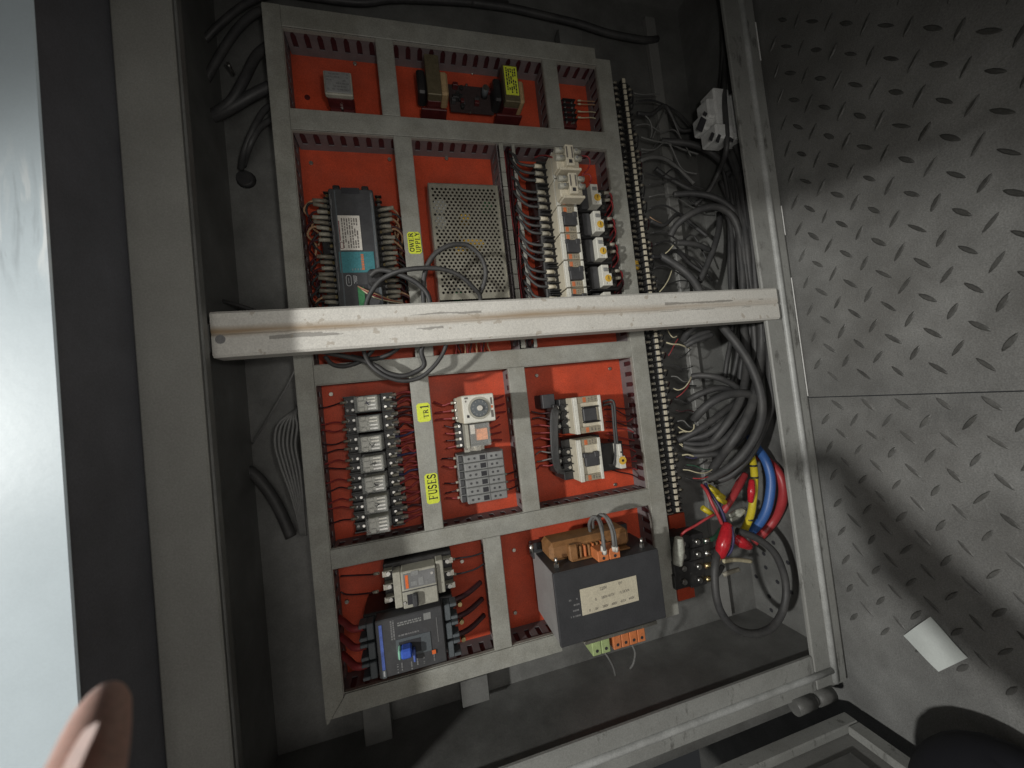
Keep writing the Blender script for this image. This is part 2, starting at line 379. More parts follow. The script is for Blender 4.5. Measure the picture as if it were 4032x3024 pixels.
GLY = {'O': [(arc(.4, .5, .30, .46, 0, 360, 20), .12)], 'T': [([(.4, 0), (.4, 1)], .16), ([(.03, .97), (.77, .97)], .06), ([(.05, .97), (.05, .78)], .05), ([(.75, .97), (.75, .78)], .05), sf(.4, .025)],
       'F': [([(.2, 0), (.2, 1)], .16), ([(.05, .97), (.72, .97)], .06), ([(.70, .97), (.70, .76)], .05), ([(.2, .52), (.55, .52)], .06), ([(.55, .42), (.55, .62)], .05), sf(.2, .025)],
       'E': [([(.2, 0), (.2, 1)], .16), ([(.05, .97), (.72, .97)], .06), ([(.70, .97), (.70, .78)], .05), ([(.2, .52), (.55, .52)], .06), ([(.55, .42), (.55, .62)], .05), ([(.05, .03), (.74, .03)], .06), ([(.73, .03), (.73, .24)], .05)],
       'U': [([(.2, 1), (.2, .3)] + arc(.44, .3, .24, .27, 180, 360) + [(.68, .3), (.68, 1)], .10), ([(.17, 1), (.17, .3)], .10), sf(.2, .975), sf(.68, .975, .13)],
       'S': [(arc(.38, .74, .24, .22, 20, 250, 12) + arc(.38, .26, .26, .23, 80, -160, 12), .11), ([(.62, .96), (.62, .76)], .05), ([(.12, .04), (.12, .26)], .05)],
       'P': [([(.2, 0), (.2, 1)], .16), ([(.2, .97)] + arc(.42, .73, .24, .24, 90, -90) + [(.2, .49)], .09), sf(.2, .025), sf(.12, .975, .09)],
       'R': [([(.2, 0), (.2, 1)], .16), ([(.2, .97)] + arc(.42, .75, .22, .22, 90, -90) + [(.2, .53)], .09), ([(.42, .53), (.72, .02)], .13), sf(.2, .025), sf(.74, .025, .09), sf(.12, .975, .09)],
       'L': [([(.2, 0), (.2, 1)], .16), ([(.05, .03), (.70, .03)], .06), ([(.69, .03), (.69, .26)], .05), sf(.2, .975)],
       'Y': [([(.08, 1), (.4, .48)], .14), ([(.72, 1), (.4, .48)], .07), ([(.4, 0), (.4, .5)], .15), sf(.4, .025), sf(.1, .975, .13), sf(.7, .975, .12)],
       'W': [([(.06, 1), (.28, .02)], .13), ([(.28, .02), (.48, .85)], .06), ([(.46, .9), (.68, .02)], .13), ([(.68, .02), (.90, 1)], .06), sf(.08, .975, .12), sf(.47, .975, .12), sf(.88, .975, .11)],
       '1': [([(.35, 0), (.35, 1)], .15), ([(.35, .97), (.16, .84)], .06), sf(.35, .025, .2)]}
def serif(s, m, parent, pos, cap, length, name='lettering'):
    """serif capitals reading up the picture (along +v); cap = letter height, length = run of the word"""
    adv = [{'W': 1.0, '1': .7}.get(ch, .84) for ch in s]; k = length / sum(adv); x = -length / 2; b = MB()
    for ch, ad in zip(s, adv):
        for pts, w in GLY[ch]:
            for (xa, ya), (xb, yb) in zip(pts[:-1], pts[1:]):
                p = Vector((xa * k, ya * cap)); q = Vector((xb * k, yb * cap)); d = q - p
                if d.length < 1e-7: continue
                d.normalize(); nx, ny = -d.y, d.x; hw = w * (k * abs(nx) + cap * abs(ny)) / 2 * 1.15
                c = [(p.x + nx * hw - d.x * hw * .2, p.y + ny * hw - d.y * hw * .2), (q.x + nx * hw + d.x * hw * .2, q.y + ny * hw + d.y * hw * .2), (q.x - nx * hw + d.x * hw * .2, q.y - ny * hw + d.y * hw * .2), (p.x - nx * hw - d.x * hw * .2, p.y - ny * hw - d.y * hw * .2)]
                b.prism([(pos[0] + cap / 2 - cy, pos[1] + x + cx) for cx, cy in c], pos[2], pos[2] + .0002)
        x += ad * k
    return b.build(name, m, parent)
def dashes(parent, m, u0, u1, v0, v1, w, rows, seed=0, fill=.75, vertical=True, name='lettering', thick=.45):
    """small print: broken lines of marks too small to read"""
    rnd = random.Random(seed); b = MB()
    for i in range(rows):
        a0 = u0 + (u1 - u0) * (i + .5 - thick / 2) / rows; a1 = a0 + (u1 - u0) * thick / rows
        if not vertical: a0 = v0 + (v1 - v0) * (i + .5 - thick / 2) / rows; a1 = a0 + (v1 - v0) * thick / rows
        lo, hi = (v0, v1) if vertical else (u0, u1); t = lo; ln = abs(hi - lo)
        while t < hi - ln * .03:
            l = ln * rnd.uniform(.05, .16)
            if rnd.random() < fill:
                e = min(t + l, hi)
                if vertical: b.box(a0, a1, t, e, w, w + .00025)
                else: b.box(t, e, a0, a1, w, w + .00025)
            t += l + ln * .03
    if b.v: return tag(b.build(name, m, parent), kind='stuff')      # print too small to pick apart
def screw(parent, c, r, w0, w1, m='steel', name='screw'):
    b = MB().cyl(c, r, w0, w1, 10, r * .85); o = b.build(name, m, parent)
    return o
def wire(pts, r, m, label, group=None, cat='wire', name='wire', n=6, ferrule=None, sub=5):
    o = MB().tube(pts, r, n, sub).build(name, m, None, org=tuple(pts[0]))
    tag(o, label, cat, group)
    if ferrule:
        fm, fr, k = ferrule; a = Vector(pts[0]); d = (Vector(pts[1]) - a)
        MB().tube([a, a + d.normalized() * k], fr, 8).build('ferrule', fm, o)
    return o
# ================================================================ floor: two checker plates with raised lozenges
FU = .70
floor = tag(thing('floor', None, None, (FU, 0, 0)), kind='structure')
SEAM = -.0585
def loz_mesh():
    b = MB(); L_, W_, H_ = .0128, .0034, .0017
    ring = []
    for t in range(10):
        a = 2 * math.pi * t / 10; x = math.cos(a); y = math.sin(a)
        ring.append((x * L_, y * W_ * (1 - .35 * abs(x) ** 2)))
    n = 10
    vs = [V3(0, p[0], p[1]) for p in ring] + [V3(-H_, p[0] * .72, p[1] * .55) for p in ring]
    b.add(vs, [tuple(range(n, 2 * n))] + [(i, (i + 1) % n, n + (i + 1) % n, n + i) for i in range(n)])
    return b
plates = []
for v0, v1 in ((SEAM + .0008, 1.4), (-1.3, SEAM - .0008)):
    p = MB().box(FU, FU + .006, v0, v1, -.35, 1.3).build('floor_plate', 'floor', floor)
    p.location = (0, 0, 0); plates.append(p)
lzs = [loz_mesh().build('tread_lozenge', m_, None, org=(0, 0, 0)) for m_ in ('lozenge', 'lozenge_worn')]; used = [False, False]; rnd = random.Random(3)
for i in range(-3, 9):
    for j in range(-14, 14):
        for k, (dw, dv, ang) in enumerate(((0, 0, -43), (.0227, -.0246, 37))):
            w = .203 + .0453 * i + dw; v = .271 + .0491 * j + dv
            if w < .118 or w > .56 or v > .62 or v < -.66 or abs(v - SEAM) < .012: continue
            if w > .40 and abs(v) > .5: continue
            pl = plates[0] if v > SEAM else plates[1]
            q = 1 if (v < SEAM and w < .30) or (v < SEAM and rnd.random() < .5) or (w < .16 and v < .2) else 0
            if not used[q]: o = lzs[q]; used[q] = True
            else: o = lzs[q].copy(); COL.objects.link(o)
            o.parent = pl
            wear = rnd.uniform(.45, 1.15) if v > -.1 else rnd.uniform(.3, .9)
            o.matrix_basis = Matrix.Translation((-.0002, v, w)) @ Matrix.Rotation(R(ang + rnd.uniform(-5, 5)), 4, 'X') @ Matrix.Diagonal((wear, rnd.uniform(.86, 1.1), rnd.uniform(.75, 1.1), 1))
fpq = [P('f', *q, 0) for q in ((1952, 1373), (2010, 1332), (2093, 1420), (2030, 1450))]
def onfloor(fr, x, y, h=0.0):
    a, b = unit(fr, x, y); D = (FU - h) / a; return V3(FU - h, b * D, CAMW - D)
q = [onfloor('f', *t, .004) for t in ((1952, 1373), (2010, 1332), (2093, 1420), (2030, 1450))]
pb = MB(); n_ = 6; pv = []
for lay in (0, .0005):
    for i in range(n_ + 1):
        for j in range(n_ + 1):
            s_, t_ = i / n_, j / n_
            p = (q[0] * (1 - s_) + q[1] * s_) * (1 - t_) + (q[3] * (1 - s_) + q[2] * s_) * t_
            pv.append(V3(p.x - lay - .0025 * math.sin(3 * s_ + 2 * t_) ** 2, p.y, p.z))
K = (n_ + 1) ** 2
fs = []
for lay in (0, K):
    for i in range(n_):
        for j in range(n_): a = lay + i * (n_ + 1) + j; fs.append((a, a + 1, a + n_ + 2, a + n_ + 1))
pb.add(pv, fs, True)
tag(pb.build('paper_slip', 'floorpaper', None, org=tuple(q[0])), 'blank pale paper slip lying on the checker plate floor', 'paper')

# ================================================================ cabinet
cab = thing('control_cabinet', 'open grey steel control cabinet with a white post across its opening', 'cabinet', (.70, 0, .116))
BW = -.045
MB().box(-.26, .68, -.52, .86, BW - .004, BW).build('back_wall', 'paint_dark', cab)
MB().box(-.256, -.252, -.516, .85, BW, .1415).build('top_wall', 'paint_dark', cab)
MB().box(.672, .676, -.516, .85, BW, .1075).build('bottom_wall', 'paint_dark', cab)
sw = MB().box(-.252, .672, -.512, -.508, BW, .1075).build('side_wall', 'paint_dark', cab)
MB().box(-.252, .672, .84, .844, BW, .1075).build('side_wall', 'paint_dark', cab)
# floor-side frame rail with rolled ridge
def rail_u(u0, u1, v0, v1, name='frame_rail'):
    b = MB(); b.box(u0, u1, v0, v1, .108, .116, .002)
    return b.build(name, 'frame', cab)
rl = rail_u(.621, .690, -.560, .86)
MB().tube([(.662, -.553, .1165), (.662, 0, .1165), (.662, .85, .1165)], .0055, 10).build('ridge', 'ridge', rl)
MB().box(.6895, .6960, -.556, .86, .07, .112, .001).build('outer_edge', 'frame', rl)
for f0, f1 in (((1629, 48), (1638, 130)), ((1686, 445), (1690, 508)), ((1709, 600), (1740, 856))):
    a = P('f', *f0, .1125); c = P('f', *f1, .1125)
    MB().box(.6935, .6957, c.y, a.y, .1125, .1132).build('gap_light_sliver', 'painted_gap_light', rl)  # near-white slivers stand for light leaking through the gap at the frame
rb = MB().box(-.30, .6205, -.560, -.499, .108, .116, .002).build('frame_rail', 'frame', cab)
MB().tube([(-.30, -.531, .1165), (.2, -.531, .1165), (.6565, -.531, .1165)], .0055, 10).build('ridge', 'ridge', rb)
MB().box(-.30, .6205, .72, .86, .108, .116, .002).build('frame_rail', 'frame', cab)
# upper frame (picture left): lip, inner return, overhanging header
MB().box(-.2825, -.223, -1.1, 1.2, .142, .156, .002).build('top_lip', 'lip', cab)
MB().box(-.2225, -.2195, -.55, .86, .140, .1525, .001).build('lip_return', 'paint_dark', cab)
MB().box(-.90, -.2830, -1.1, 1.2, .09, .2495).build('header_underside', 'underside', cab)
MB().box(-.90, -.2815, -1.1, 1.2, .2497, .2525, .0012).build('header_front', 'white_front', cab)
# white post across the opening
pc = V3(.2085, .1155, .11)
post = MB(); u0, u1, v0, v1 = -.223, .640, .0875, .1435
prof = [(v0, .098), (v0, .1235), (v0 + .003, .1262), (v0 + .026, .1262), (v0 + .0285, .1246), (v0 + .031, .1262), (v1 - .003, .1262), (v1, .1235), (v1, .098)]
nv = len(prof); NS = 24; vs = []
for i in range(NS + 1):
    uu = u0 + (u1 - u0) * i / NS
    vs += [V3(uu, a, c) for a, c in prof]
fs = [(i * nv + k, i * nv + k + 1, (i + 1) * nv + k + 1, (i + 1) * nv + k) for i in range(NS) for k in range(nv - 1)] + [tuple(range(nv)), tuple(NS * nv + k for k in range(nv))]
post.add(vs, fs)
po = post.build('centre_post', 'beam', cab, org=tuple(pc)); po.location = pc - ORG[cab.name]
B(-.2515, -.2235, .098, .133, .100, .106).build('post_tab', 'paint_dark', po).location = (0, 0, 0)
h = P('e2', 370, 465, .1262)
MB().cyl((h.x, h.y), .0055, .1262, .1266, 12).build('chipped_hole', 'ink_grey', po).location = (0, 0, 0)
# rails on the back wall
for a, b_ in (((2625, 0), (2690, 0)),):
    uu = .85 * .69
    MB().box(uu - .012, uu + .012, -.50, .80, BW, BW + .012, .001).build('mounting_rail', 'paint', cab)
for fr, x0, y0, x1, y1 in (('e3', 235, 385, 368, 560), ('e3', 645, 300, 768, 372), ('c2', 660, 250, 880, 440)):
    a = rect(fr, x0, y0, x1, y1, -.01)
    MB().box(*a, -.03, -.008, .001).build('bracket', 'paint_dark', cab)
for x, y in ((935, 885), (1110, 950), (950, 985), (1135, 1165), (1005, 805), (975, 1195), (990, 1295), (680, 1305), (880, 1050), (1035, 1090)):
    a, b_ = unit('d5', x, y); D = .6718 / a
    MB().cyl((b_ * D, CAMW - D), .0042, .6714, .6719, 10, axis=0).build('hole', 'ink', cab)
MB().box(-.30, .668, -.604, -.5605, -.045, .086).build('outer_side', 'paint_dark', cab)
# hinge
hx = P('f', 1760, 1512, .11)
hg = MB().cyl((-.566, .118), .012, .565, .602, 14, axis=0).cyl((-.566, .118), .0085, .602, .612, 14, axis=0).cyl((-.566, .118), .0115, .612, .648, 14, axis=0)
hg.build('hinge', 'paint_dark', cab)
# side door swung open at a right angle (bottom of the picture) and its unseen pair, added beyond the top to shade the floor
dr = MB().box(-.24, .658, -.612, -.606, .128, .60).build('door', 'paint', cab)
for q_ in ((-.24, .658, -.606, -.592, .128, .150), (.632, .658, -.606, -.592, .150, .60)):
    MB().box(*q_, .002).build('door_flange', 'frame', dr)
MB().box(-.20, .60, -.606, -.600, .175, .60, .002).build('door_panel', 'paint_dark', dr)
b = MB(); b.box(-.24, .658, .06, .72, .13, .136)
pv = V3(0, .72, .13); mrot = Matrix.Rotation(R(-43), 3, 'X')
b.v = [tuple(mrot @ (Vector(p) - pv) + pv) for p in b.v]
b.build('door', 'paint', cab)  # unseen second leaf, added to shade the floor
# oil-dark grommet on the upper wall; steel pin added to give a glint
gm = P('e1', 1305, 930, -.02)
MB().cyl((gm.x, gm.y), .015, -.045, -.037, 14, .012).build('grommet', 'black_soft', cab)
gm2 = P('e1', 1240, 345, .0)
MB().cyl((gm2.x, gm2.y), .0028, -.02, .0, 10).build('screw', 'steel', cab)

# ================================================================ mounting plate
mp = tag(B(-.158, .4235, -.4185, .632, PL - .012, PL, b=.001).build('mounting_plate', 'red', None, org=(.1, 0, 0)), 'orange red painted steel mounting plate inside the cabinet', 'plate')
a = P('c1', 465, 850, PL); MB().cyl((a.x, a.y), .0045, PL + .0002, PL + .0008, 12).build('plug_hole', 'socket_red', mp)

for fr_, x_, y_ in (('c1', 880, 560), ('c1', 1900, 640), ('c3', 260, 90), ('c3', 900, 60), ('c4', 120, 260), ('c4', 470, 250), ('c6', 760, 330), ('c6', 1290, 280), ('c6', 1330, 1120), ('c5', 320, 420), ('c5', 300, 1480), ('d1', 240, 660), ('d1', 1180, 330), ('d2', 240, 420), ('d2', 250, 900)):
    a = P(fr_, x_, y_, PL); MB().cyl((a.x, a.y), .0036, PL + .0002, PL + .0022, 12, .0030).build('screw_head', 'zinc', mp)
# ================================================================ wiring ducts
DH = .036; DW = .62
def U_(x): return x * DW
def slot_wall(a, bb, inward, h=DH, pitch=.0195, slot=.0082):
    """slotted duct wall from a to bb (uv), thickness towards `inward`; slots are pointed at the top with a slit to the rim"""
    b = MB(); a = Vector(a); bb = Vector(bb); d = (bb - a); L = d.length; d.normalize(); t = Vector(inward) * .0015
    z0, zs, zt = PL + .0003, PL + .014, .0215
    def piece(poly):
        n = len(poly)
        if n < 3: return
        vs = [V3(*(a + d * s_).to_tuple(), w) for s_, w in poly] + [V3(*(a + d * s_ + t).to_tuple(), w) for s_, w in poly]
        b.add(vs, [tuple(range(n)), tuple(range(n, 2 * n))] + [(i, (i + 1) % n, n + (i + 1) % n, n + i) for i in range(n)])
    def slab(s0, s1, w0, w1):
        if s1 - s0 > 1e-5: piece([(s0, w0), (s1, w0), (s1, w1), (s0, w1)])
    n = max(1, int(L / pitch)); off = (L - n * pitch) / 2
    slab(0, L, z0, zs)
    slab(0, off + (pitch - slot) / 2, zs, h)
    for i in range(n):
        s0 = off + i * pitch + (pitch - slot) / 2; s1 = s0 + slot
        nx = (off + (i + 1) * pitch + (pitch - slot) / 2) if i < n - 1 else L
        slab(s1, nx, zs, h)
        m_ = (s0 + s1) / 2
        piece([(s0, zt), (m_ - .0008, zt + .008), (m_ - .0008, h), (s0, h)]); piece([(s1, zt), (s1, h), (m_ + .0008, h), (m_ + .0008, zt + .008)])
    return b
def duct(label, u0, u1, v0, v1, vert, cover=True, poly=None, group='grey slotted wiring ducts on the plate', pitch=.0195):
    t = thing('wiring_duct', label, 'wiring duct', ((u0 + u1) / 2, (v0 + v1) / 2, 0), group)
    i = .0012
    if vert:
        slot_wall((u0 + i, v0), (u0 + i, v1), (1, 0), pitch=pitch).build('slotted_wall', 'duct_wall', t)
        slot_wall((u1 - i, v0), (u1 - i, v1), (-1, 0), pitch=pitch).build('slotted_wall', 'duct_wall', t)
    else:
        slot_wall((u0, v0 + i), (u1, v0 + i), (0, 1), pitch=pitch).build('slotted_wall', 'duct_wall', t)
        slot_wall((u0, v1 - i), (u1, v1 - i), (0, -1), pitch=pitch).build('slotted_wall', 'duct_wall', t)
    B(u0 + .003, u1 - .003, v0 + .003, v1 - .003, .0004, .0030 if not cover else .026).build('wire_filling', 'duct_wall' if not cover else 'wire_dark', t)
    if cover:
        c = MB()
        if poly: c.prism(poly, DH, DH + .002)
        else: c.box(u0 - .0006, u1 + .0006, v0, v1, DH, DH + .002, .0006)
        co = c.build('cover', 'duct', t)
        k = MB()
        if vert: k.box(u0 - .0012, u0 - .0001, v0, v1, DH - .006, DH - .0001).box(u1 + .0001, u1 + .0012, v0, v1, DH - .006, DH - .0001)
        else: k.box(u0, u1, v0 - .0012, v0 - .0001, DH - .006, DH - .0001).box(u0, u1, v1 + .0001, v1 + .0012, DH - .006, DH - .0001)
        k.build('cover_lip', 'duct', co)
    return t
uL0, uL1, uR0, uR1 = U_(-.257), U_(-.218), U_(.637), U_(.684)
hT = (U_(.972), U_(1.026)); h2 = (U_(.711), U_(.763)); h3 = (U_(.083), U_(.129)); h4 = (U_(-.349), U_(-.305)); h5 = (U_(-.680), U_(-.634))
G = .0008
mit = .9
duct('long grey wiring duct down the left edge of the orange plate', uL0, uL1, h5[0], hT[1], True, poly=[(uL0, h5[0] - .006), (uL0 + .003, h5[0] - .004), (uL1, h5[1] - .004), (uL1, hT[1]), (uL0, hT[1])])
duct('long grey wiring duct beside the terminal strip, right edge of plate', uR0, uR1, h5[0] + .004, hT[1] - .02, True)
for lab, hh, poly in (('top grey wiring duct above the small transformers', hT, None), ('second grey wiring duct from the top, above the power supply', h2, None),
                ('third grey wiring duct from the top, just under the white post', h3, None), ('fourth grey wiring duct from the top, above the big transformer', h4, None)):
    duct(lab, uL1 + G, uR0 - G, hh[0], hh[1], False)
tu = P('d2', 610, 1180, .037).x
duct('bottom grey wiring duct with a mitred left corner', uL0 + .006, tu, h5[0], h5[1], False,
     poly=[(uL0 + .0065, h5[0]), (tu, h5[0]), (tu, h5[1]), (uL1 + .004, h5[1])])
def vduct(label, fr, xa, xb, y, hlo, hhi, **k):
    a = P(fr, xa, y, .038).x; b_ = P(fr, xb, y, .038).x
    return duct(label, a, b_, hlo[1] + G, hhi[0] - G, True, **k)
vduct('short grey duct between white relay and small transformers', 'c1', 1090, 1232, 640, h2, hT)
vduct('short grey duct between small transformers and tiny terminal block', 'c2', 555, 670, 780, h2, hT)
dE = vduct('grey duct between black controller and perforated power supply', 'c1', 1240, 1385, 1400, h3, h2)
dF = vduct('open uncovered duct full of red wires beside the power supply', 'c4', 590, 745, 750, h3, h2, cover=False)
dG = vduct('grey duct carrying the yellow TR1 and FUSES stickers', 'c5', 1015, 1160, 800, h4, h3)
dH = vduct('grey duct between grey fuse holders and contactor pair', 'c6', 605, 718, 700, h4, h3)
dI = vduct('short grey duct between moulded breaker and big transformer', 'd1', 1395, 1530, 500, h5, h4)
# flanged tops of the open duct, and its wires
for s_ in (0, 1):
    a = P('c4', (612, 716)[s_], 750, DH).x; b_ = P('c4', (648, 742)[s_], 750, DH).x
    nseg = 14; lo, hi = h3[1] + .002, h2[0] - .002
    for i in range(nseg):
        v0 = lo + (hi - lo) * i / nseg; B(a, b_, v0 + .0006, v0 + (hi - lo) / nseg - .0006, DH + .0002, DH + .0022, b=.0005).build('wall_flange', 'duct', dF)
ua, ub = P('c4', 655, 750, .03).x, P('c4', 712, 750, .03).x
for i in range(6):
    r_ = random.Random(20 + i); x = ua + (ub - ua) * (i + .5) / 6
    pts = [V3(x + r_.uniform(-.004, .004), h2[0] - .006 - (h2[0] - h3[1] - .012) * k / 6, .016 + r_.uniform(-.006, .014)) for k in range(7)]
    wire(pts, .0016, ('wire_dark', 'wire_red')[i % 2], 'thin dark red wire lying inside the open duct', 'red wires in the open duct')

# ================================================================ row 1
# white capped relay
a = rect('c1', 596, 600, 862, 828, .060)
t = thing('plug_in_relay', 'pale square capped relay in dark red socket, top left compartment', 'relay', ((a[0] + a[1]) / 2, (a[2] + a[3]) / 2, 0))
B(a[0] + .002, a[1] - .002, a[2] - .004, a[3] - .002, .0004, .028, b=.001).build('socket', 'socket_red', t)
B(a[0] + .001, a[1] - .001, a[2] + .001, a[3] - .001, .0282, .0500, b=.0015).build('body', 'socket_red', t)
B(*a, .0502, .0585, b=.0012).build('cap_rim', 'greybeige', t)
B(a[0] + .002, a[1] - .002, a[2] + .002, a[3] - .002, .0586, .0604, b=.0006).build('cap', 'grey', t)
dashes(t, 'ink_grey', a[0] + .004, a[1] - .004, a[2] + .004, a[3] - .004, .0605, 6, 3, .6, vertical=False)
screw(t, ((a[0] + a[1]) / 2, a[2] - .001), .0022, .028, .034)
# small transformers
def small_trafo(label, fr, x0, y0, x1, y1, yl):
    a = rect(fr, x0, y0, x1, y1, .058); t = thing('small_transformer', label, 'transformer', ((a[0] + a[1]) / 2, a[2], 0), 'pair of small transformers')
    w_ = a[1] - a[0]
    B(a[0], a[1], a[2], a[3], .043, .058, b=.001).build('core', 'core', t)
    B(a[0] + .0005, a[1] - .0005, a[2] + .0005, a[3] - .0005, .0004, .0428, b=.001).build('core_shaded', 'socket_red', t)  # maroon lower core and foot stand for the shaded underside
    cu = (a[0] + a[1]) / 2; cv = (a[2] + a[3]) / 2
    for s_ in (-1, 1):
        p = cu + s_ * (w_ / 2 + .007)
        B(p - .0068, p + .0068, cv - .020, cv + .020, .010, .044, b=.003).build('coil', 'black' if s_ < 0 else 'tan', t)
    B(a[0] - .010, a[1] + .010, a[2] - .004, a[2] - .0002, .006, .03, b=.001).build('frame_foot', 'socket_red', t)
    if yl:
        y = rect(fr, *yl, .0585); l = B(*y, .0582, .0587).build('label', 'yellow', t)
        dashes(t, 'ink', y[0] + .002, y[1] - .002, y[2] + .003, y[3] - .003, .0588, 5, 8, .85, thick=.6)
small_trafo('small brown transformer with plain top, left of circuit board', 'c1', 1478, 462, 1640, 826, None)
small_trafo('small brown transformer with yellow printed label, right of circuit board', 'c2', 165, 556, 335, 890, (180, 572, 320, 832))
a = rect('c1', 1690, 730, 2090, 1000, .014)
t = thing('circuit_board', 'small dark circuit board between the two small transformers', 'circuit board', ((a[0] + a[1]) / 2, a[2], 0))
B(*a, .012, .0136).build('board', 'pcb_dark', t)
r_ = random.Random(4)
for i in range(14):
    x = r_.uniform(a[0] + .005, a[1] - .005); y = r_.uniform(a[2] + .004, a[3] - .004); h_ = r_.uniform(.004, .012); s_ = r_.uniform(.0025, .006)
    if i % 3: B(x - s_, x + s_, y - .003, y + .003, .0138, .0138 + h_, b=.0006).build('component', r_.choice(['black', 'socket_red', 'darkgrey']), t)
    else: MB().cyl((x, y), .0035, .0138, .0138 + h_, 10).build('component', 'black', t)
c = P('c1', 2020, 760, .034); MB().cyl((c.x, c.y), .0058, .0138, .033, 16).build('capacitor', 'slate', t)
MB().cyl((c.x, c.y), .0054, .0331, .0340, 16).build('capacitor_cap', 'zinc', t)
for x, y in ((1852, 735), (1885, 975)): c = P('c1', x, y, .016); screw(t, (c.x, c.y), .0022, .0137, .0162)
# tiny terminal block
a = rect('c2', 690, 850, 838, 1090, .020)
t = thing('terminal_block', 'tiny dark terminal block with silver screws in top right compartment', 'terminal block', ((a[0] + a[1]) / 2, a[2], 0))
B(*a, .0004, .014, b=.001).build('base', 'socket_red', t)
for i in range(5):
    v = a[2] + (a[3] - a[2]) * (i + .7) / 5.3
    for s_ in (.22, .74):
        c = (a[0] + (a[1] - a[0]) * s_, v); screw(t, c, .0024, .0141, .0185)
    B(a[0] + .001, a[1] - .001, v + .0035, v + .0046, .0141, .021).build('barrier', 'black', t)
c = P('c2', 782, 1065, .018); screw(t, (c.x, c.y), .0018, .0141, .017)
for i, (y, m) in enumerate(((875, 'wire_tan'), (905, 'wire_tan'), (970, 'wire_pale'), (1022, 'wire_pale'))):
    wire(path('c2', [(828, y, .017), (880, y + 4, .019), (945, y + 8 - i * 2, .015), (985, y + 10, .012)]), .0010, m, 'thin pale wire from tiny terminal block into right duct', 'four thin wires at the tiny terminal block', ferrule=('wire_pale', .0016, .006))

# ================================================================ controller (black, row 2 left)
PW = .066
def q3(x, y, w): return P('c3', x, y, w)
tl = q3(398, 268, PW); tr = q3(772, 290, PW)
u0, u1 = q3(455, 700, PW).x - .0005, q3(800, 700, PW).x; u0 = (u0 + q3(398, 268, PW).x + q3(490, 1240, PW).x) / 3 if False else q3(432, 700, PW).x
vt = (tl.y + tr.y) / 2 - .003; vb = h3[1] + .028
t = thing('controller', 'black programmable controller with teal band and terminal rows, left under top', 'controller', ((u0 + u1) / 2, vb, 0))
B(u0 - .020, u1 + .020, vb, vt - .008, .0004, .034, b=.0015).build('terminal_base', 'black', t)
ho = B(u0, u1, vb, vt, .034, PW, b=.002).build('housing', 'darkgrey', t)
for s_ in (u0 + .006, u1 - .016):
    B(s_, s_ + .010, vt + .0002, vt + .007, .036, PW - .003, b=.0015).build('end_clip', 'black', t)
B(u0 + .018, u1 - .019, vt - .008, vt + .001, PW - .002, PW + .0003).build('end_notch', 'ink', t)
B(u0 + .008, u0 + .0098, vb, vt - .004, PW + .0001, PW + .0012).build('ridge', 'slate', t)
for s_, m in ((u0 + .0008, 'darkgrey'), (u1 - .0048, 'slate')):
    rb_ = B(s_, s_ + .004, vb, vt - .006, PW + .0001, PW + .0014, b=.0004).build('marker_strip', m, t)
    dashes(t, 'ink_grey', s_ + .0006, s_ + .0034, vb + .003, vt - .010, PW + .0015, 2, 5, .8)
lb = rect('c3', 462, 515, 680, 798, PW + .0004); lo = B(lb[0], lb[1], lb[2], lb[3], PW + .0002, PW + .0007).build('label', 'paper', t)
lu = lb[1] - lb[0]
dashes(t, 'ink_soft', lb[0] + lu * .17, lb[1] - lu * .10, lb[2] + .003, lb[3] - .004, PW + .0008, 7, 11, .85, thick=.5)
B(lb[0] + lu * .07, lb[0] + lu * .11, lb[2] + .014, lb[3] - .008, PW + .0008, PW + .0010).build('lettering', 'ink_red', t)
def pill(u0_, u1_, v0_, v1_, w, th, m, name, parent):
    r_ = abs(u1_ - u0_) / 2; cu = (u0_ + u1_) / 2; pts = []
    for k in range(9): t_ = math.pi * k / 8; pts.append((cu + r_ * math.cos(t_), v1_ - r_ + r_ * math.sin(t_)))
    for k in range(9): t_ = math.pi + math.pi * k / 8; pts.append((cu + r_ * math.cos(t_), v0_ + r_ + r_ * math.sin(t_)))
    ring = [V3(x, y, w) for x, y in pts]; ring.append(ring[0]); b = MB()
    b.tube(ring, th, 4, 1, caps=False); return b.build(name, m, parent)
pill(lb[0] + lu * .07, lb[0] + lu * .20, lb[2] + .002, lb[2] + .012, PW + .0009, .0004, 'ink_red', 'badge', t)
tb = rect('c3', 484, 812, 786, 978, PW + .0004); B(tb[0], tb[1], tb[2], tb[3], PW + .0002, PW + .0007, b=.0002).build('teal_panel', 'teal', t)
dashes(t, 'grey', tb[0] + .015, tb[1] - .018, tb[2] + .003, tb[2] + .006, PW + .0008, 4, 4, .8)
dashes(t, 'orange_soft', tb[1] - .0185, tb[1] - .0145, (tb[2] + tb[3]) / 2 - .012, (tb[2] + tb[3]) / 2 + .012, PW + .0008, 1, 2, 1, thick=.9)
pl = rect('c3', 543, 1003, 592, 1090, PW)
pill(pl[0], pl[1], pl[2], pl[3], PW + .0002, .00045, 'ink_white', 'badge', t)
dashes(t, 'ink_white', pl[0] + .003, pl[1] - .003, pl[2] + .004, pl[3] - .004, PW + .0002, 1, 5, 1, thick=.95)
g = rect('c3', 602, 1005, 640, 1070, PW); dashes(t, 'ink_white', g[0], g[1], g[2], g[3], PW + .0001, 3, 2, .95, thick=.5)
pt = rect('c3', 630, 1080, 735, 1240, PW)
B(pt[0], pt[1], vb + .004, pt[3], PW + .0001, PW + .0006).build('port_opening', 'ink', t)
B(pt[0] + .001, pt[0] + .010, vb + .006, pt[3] - .004, PW + .0007, PW + .0012).build('port_board', 'pcb', t)
pg = rect('c3', 715, 945, 850, 1075, PW + .018)
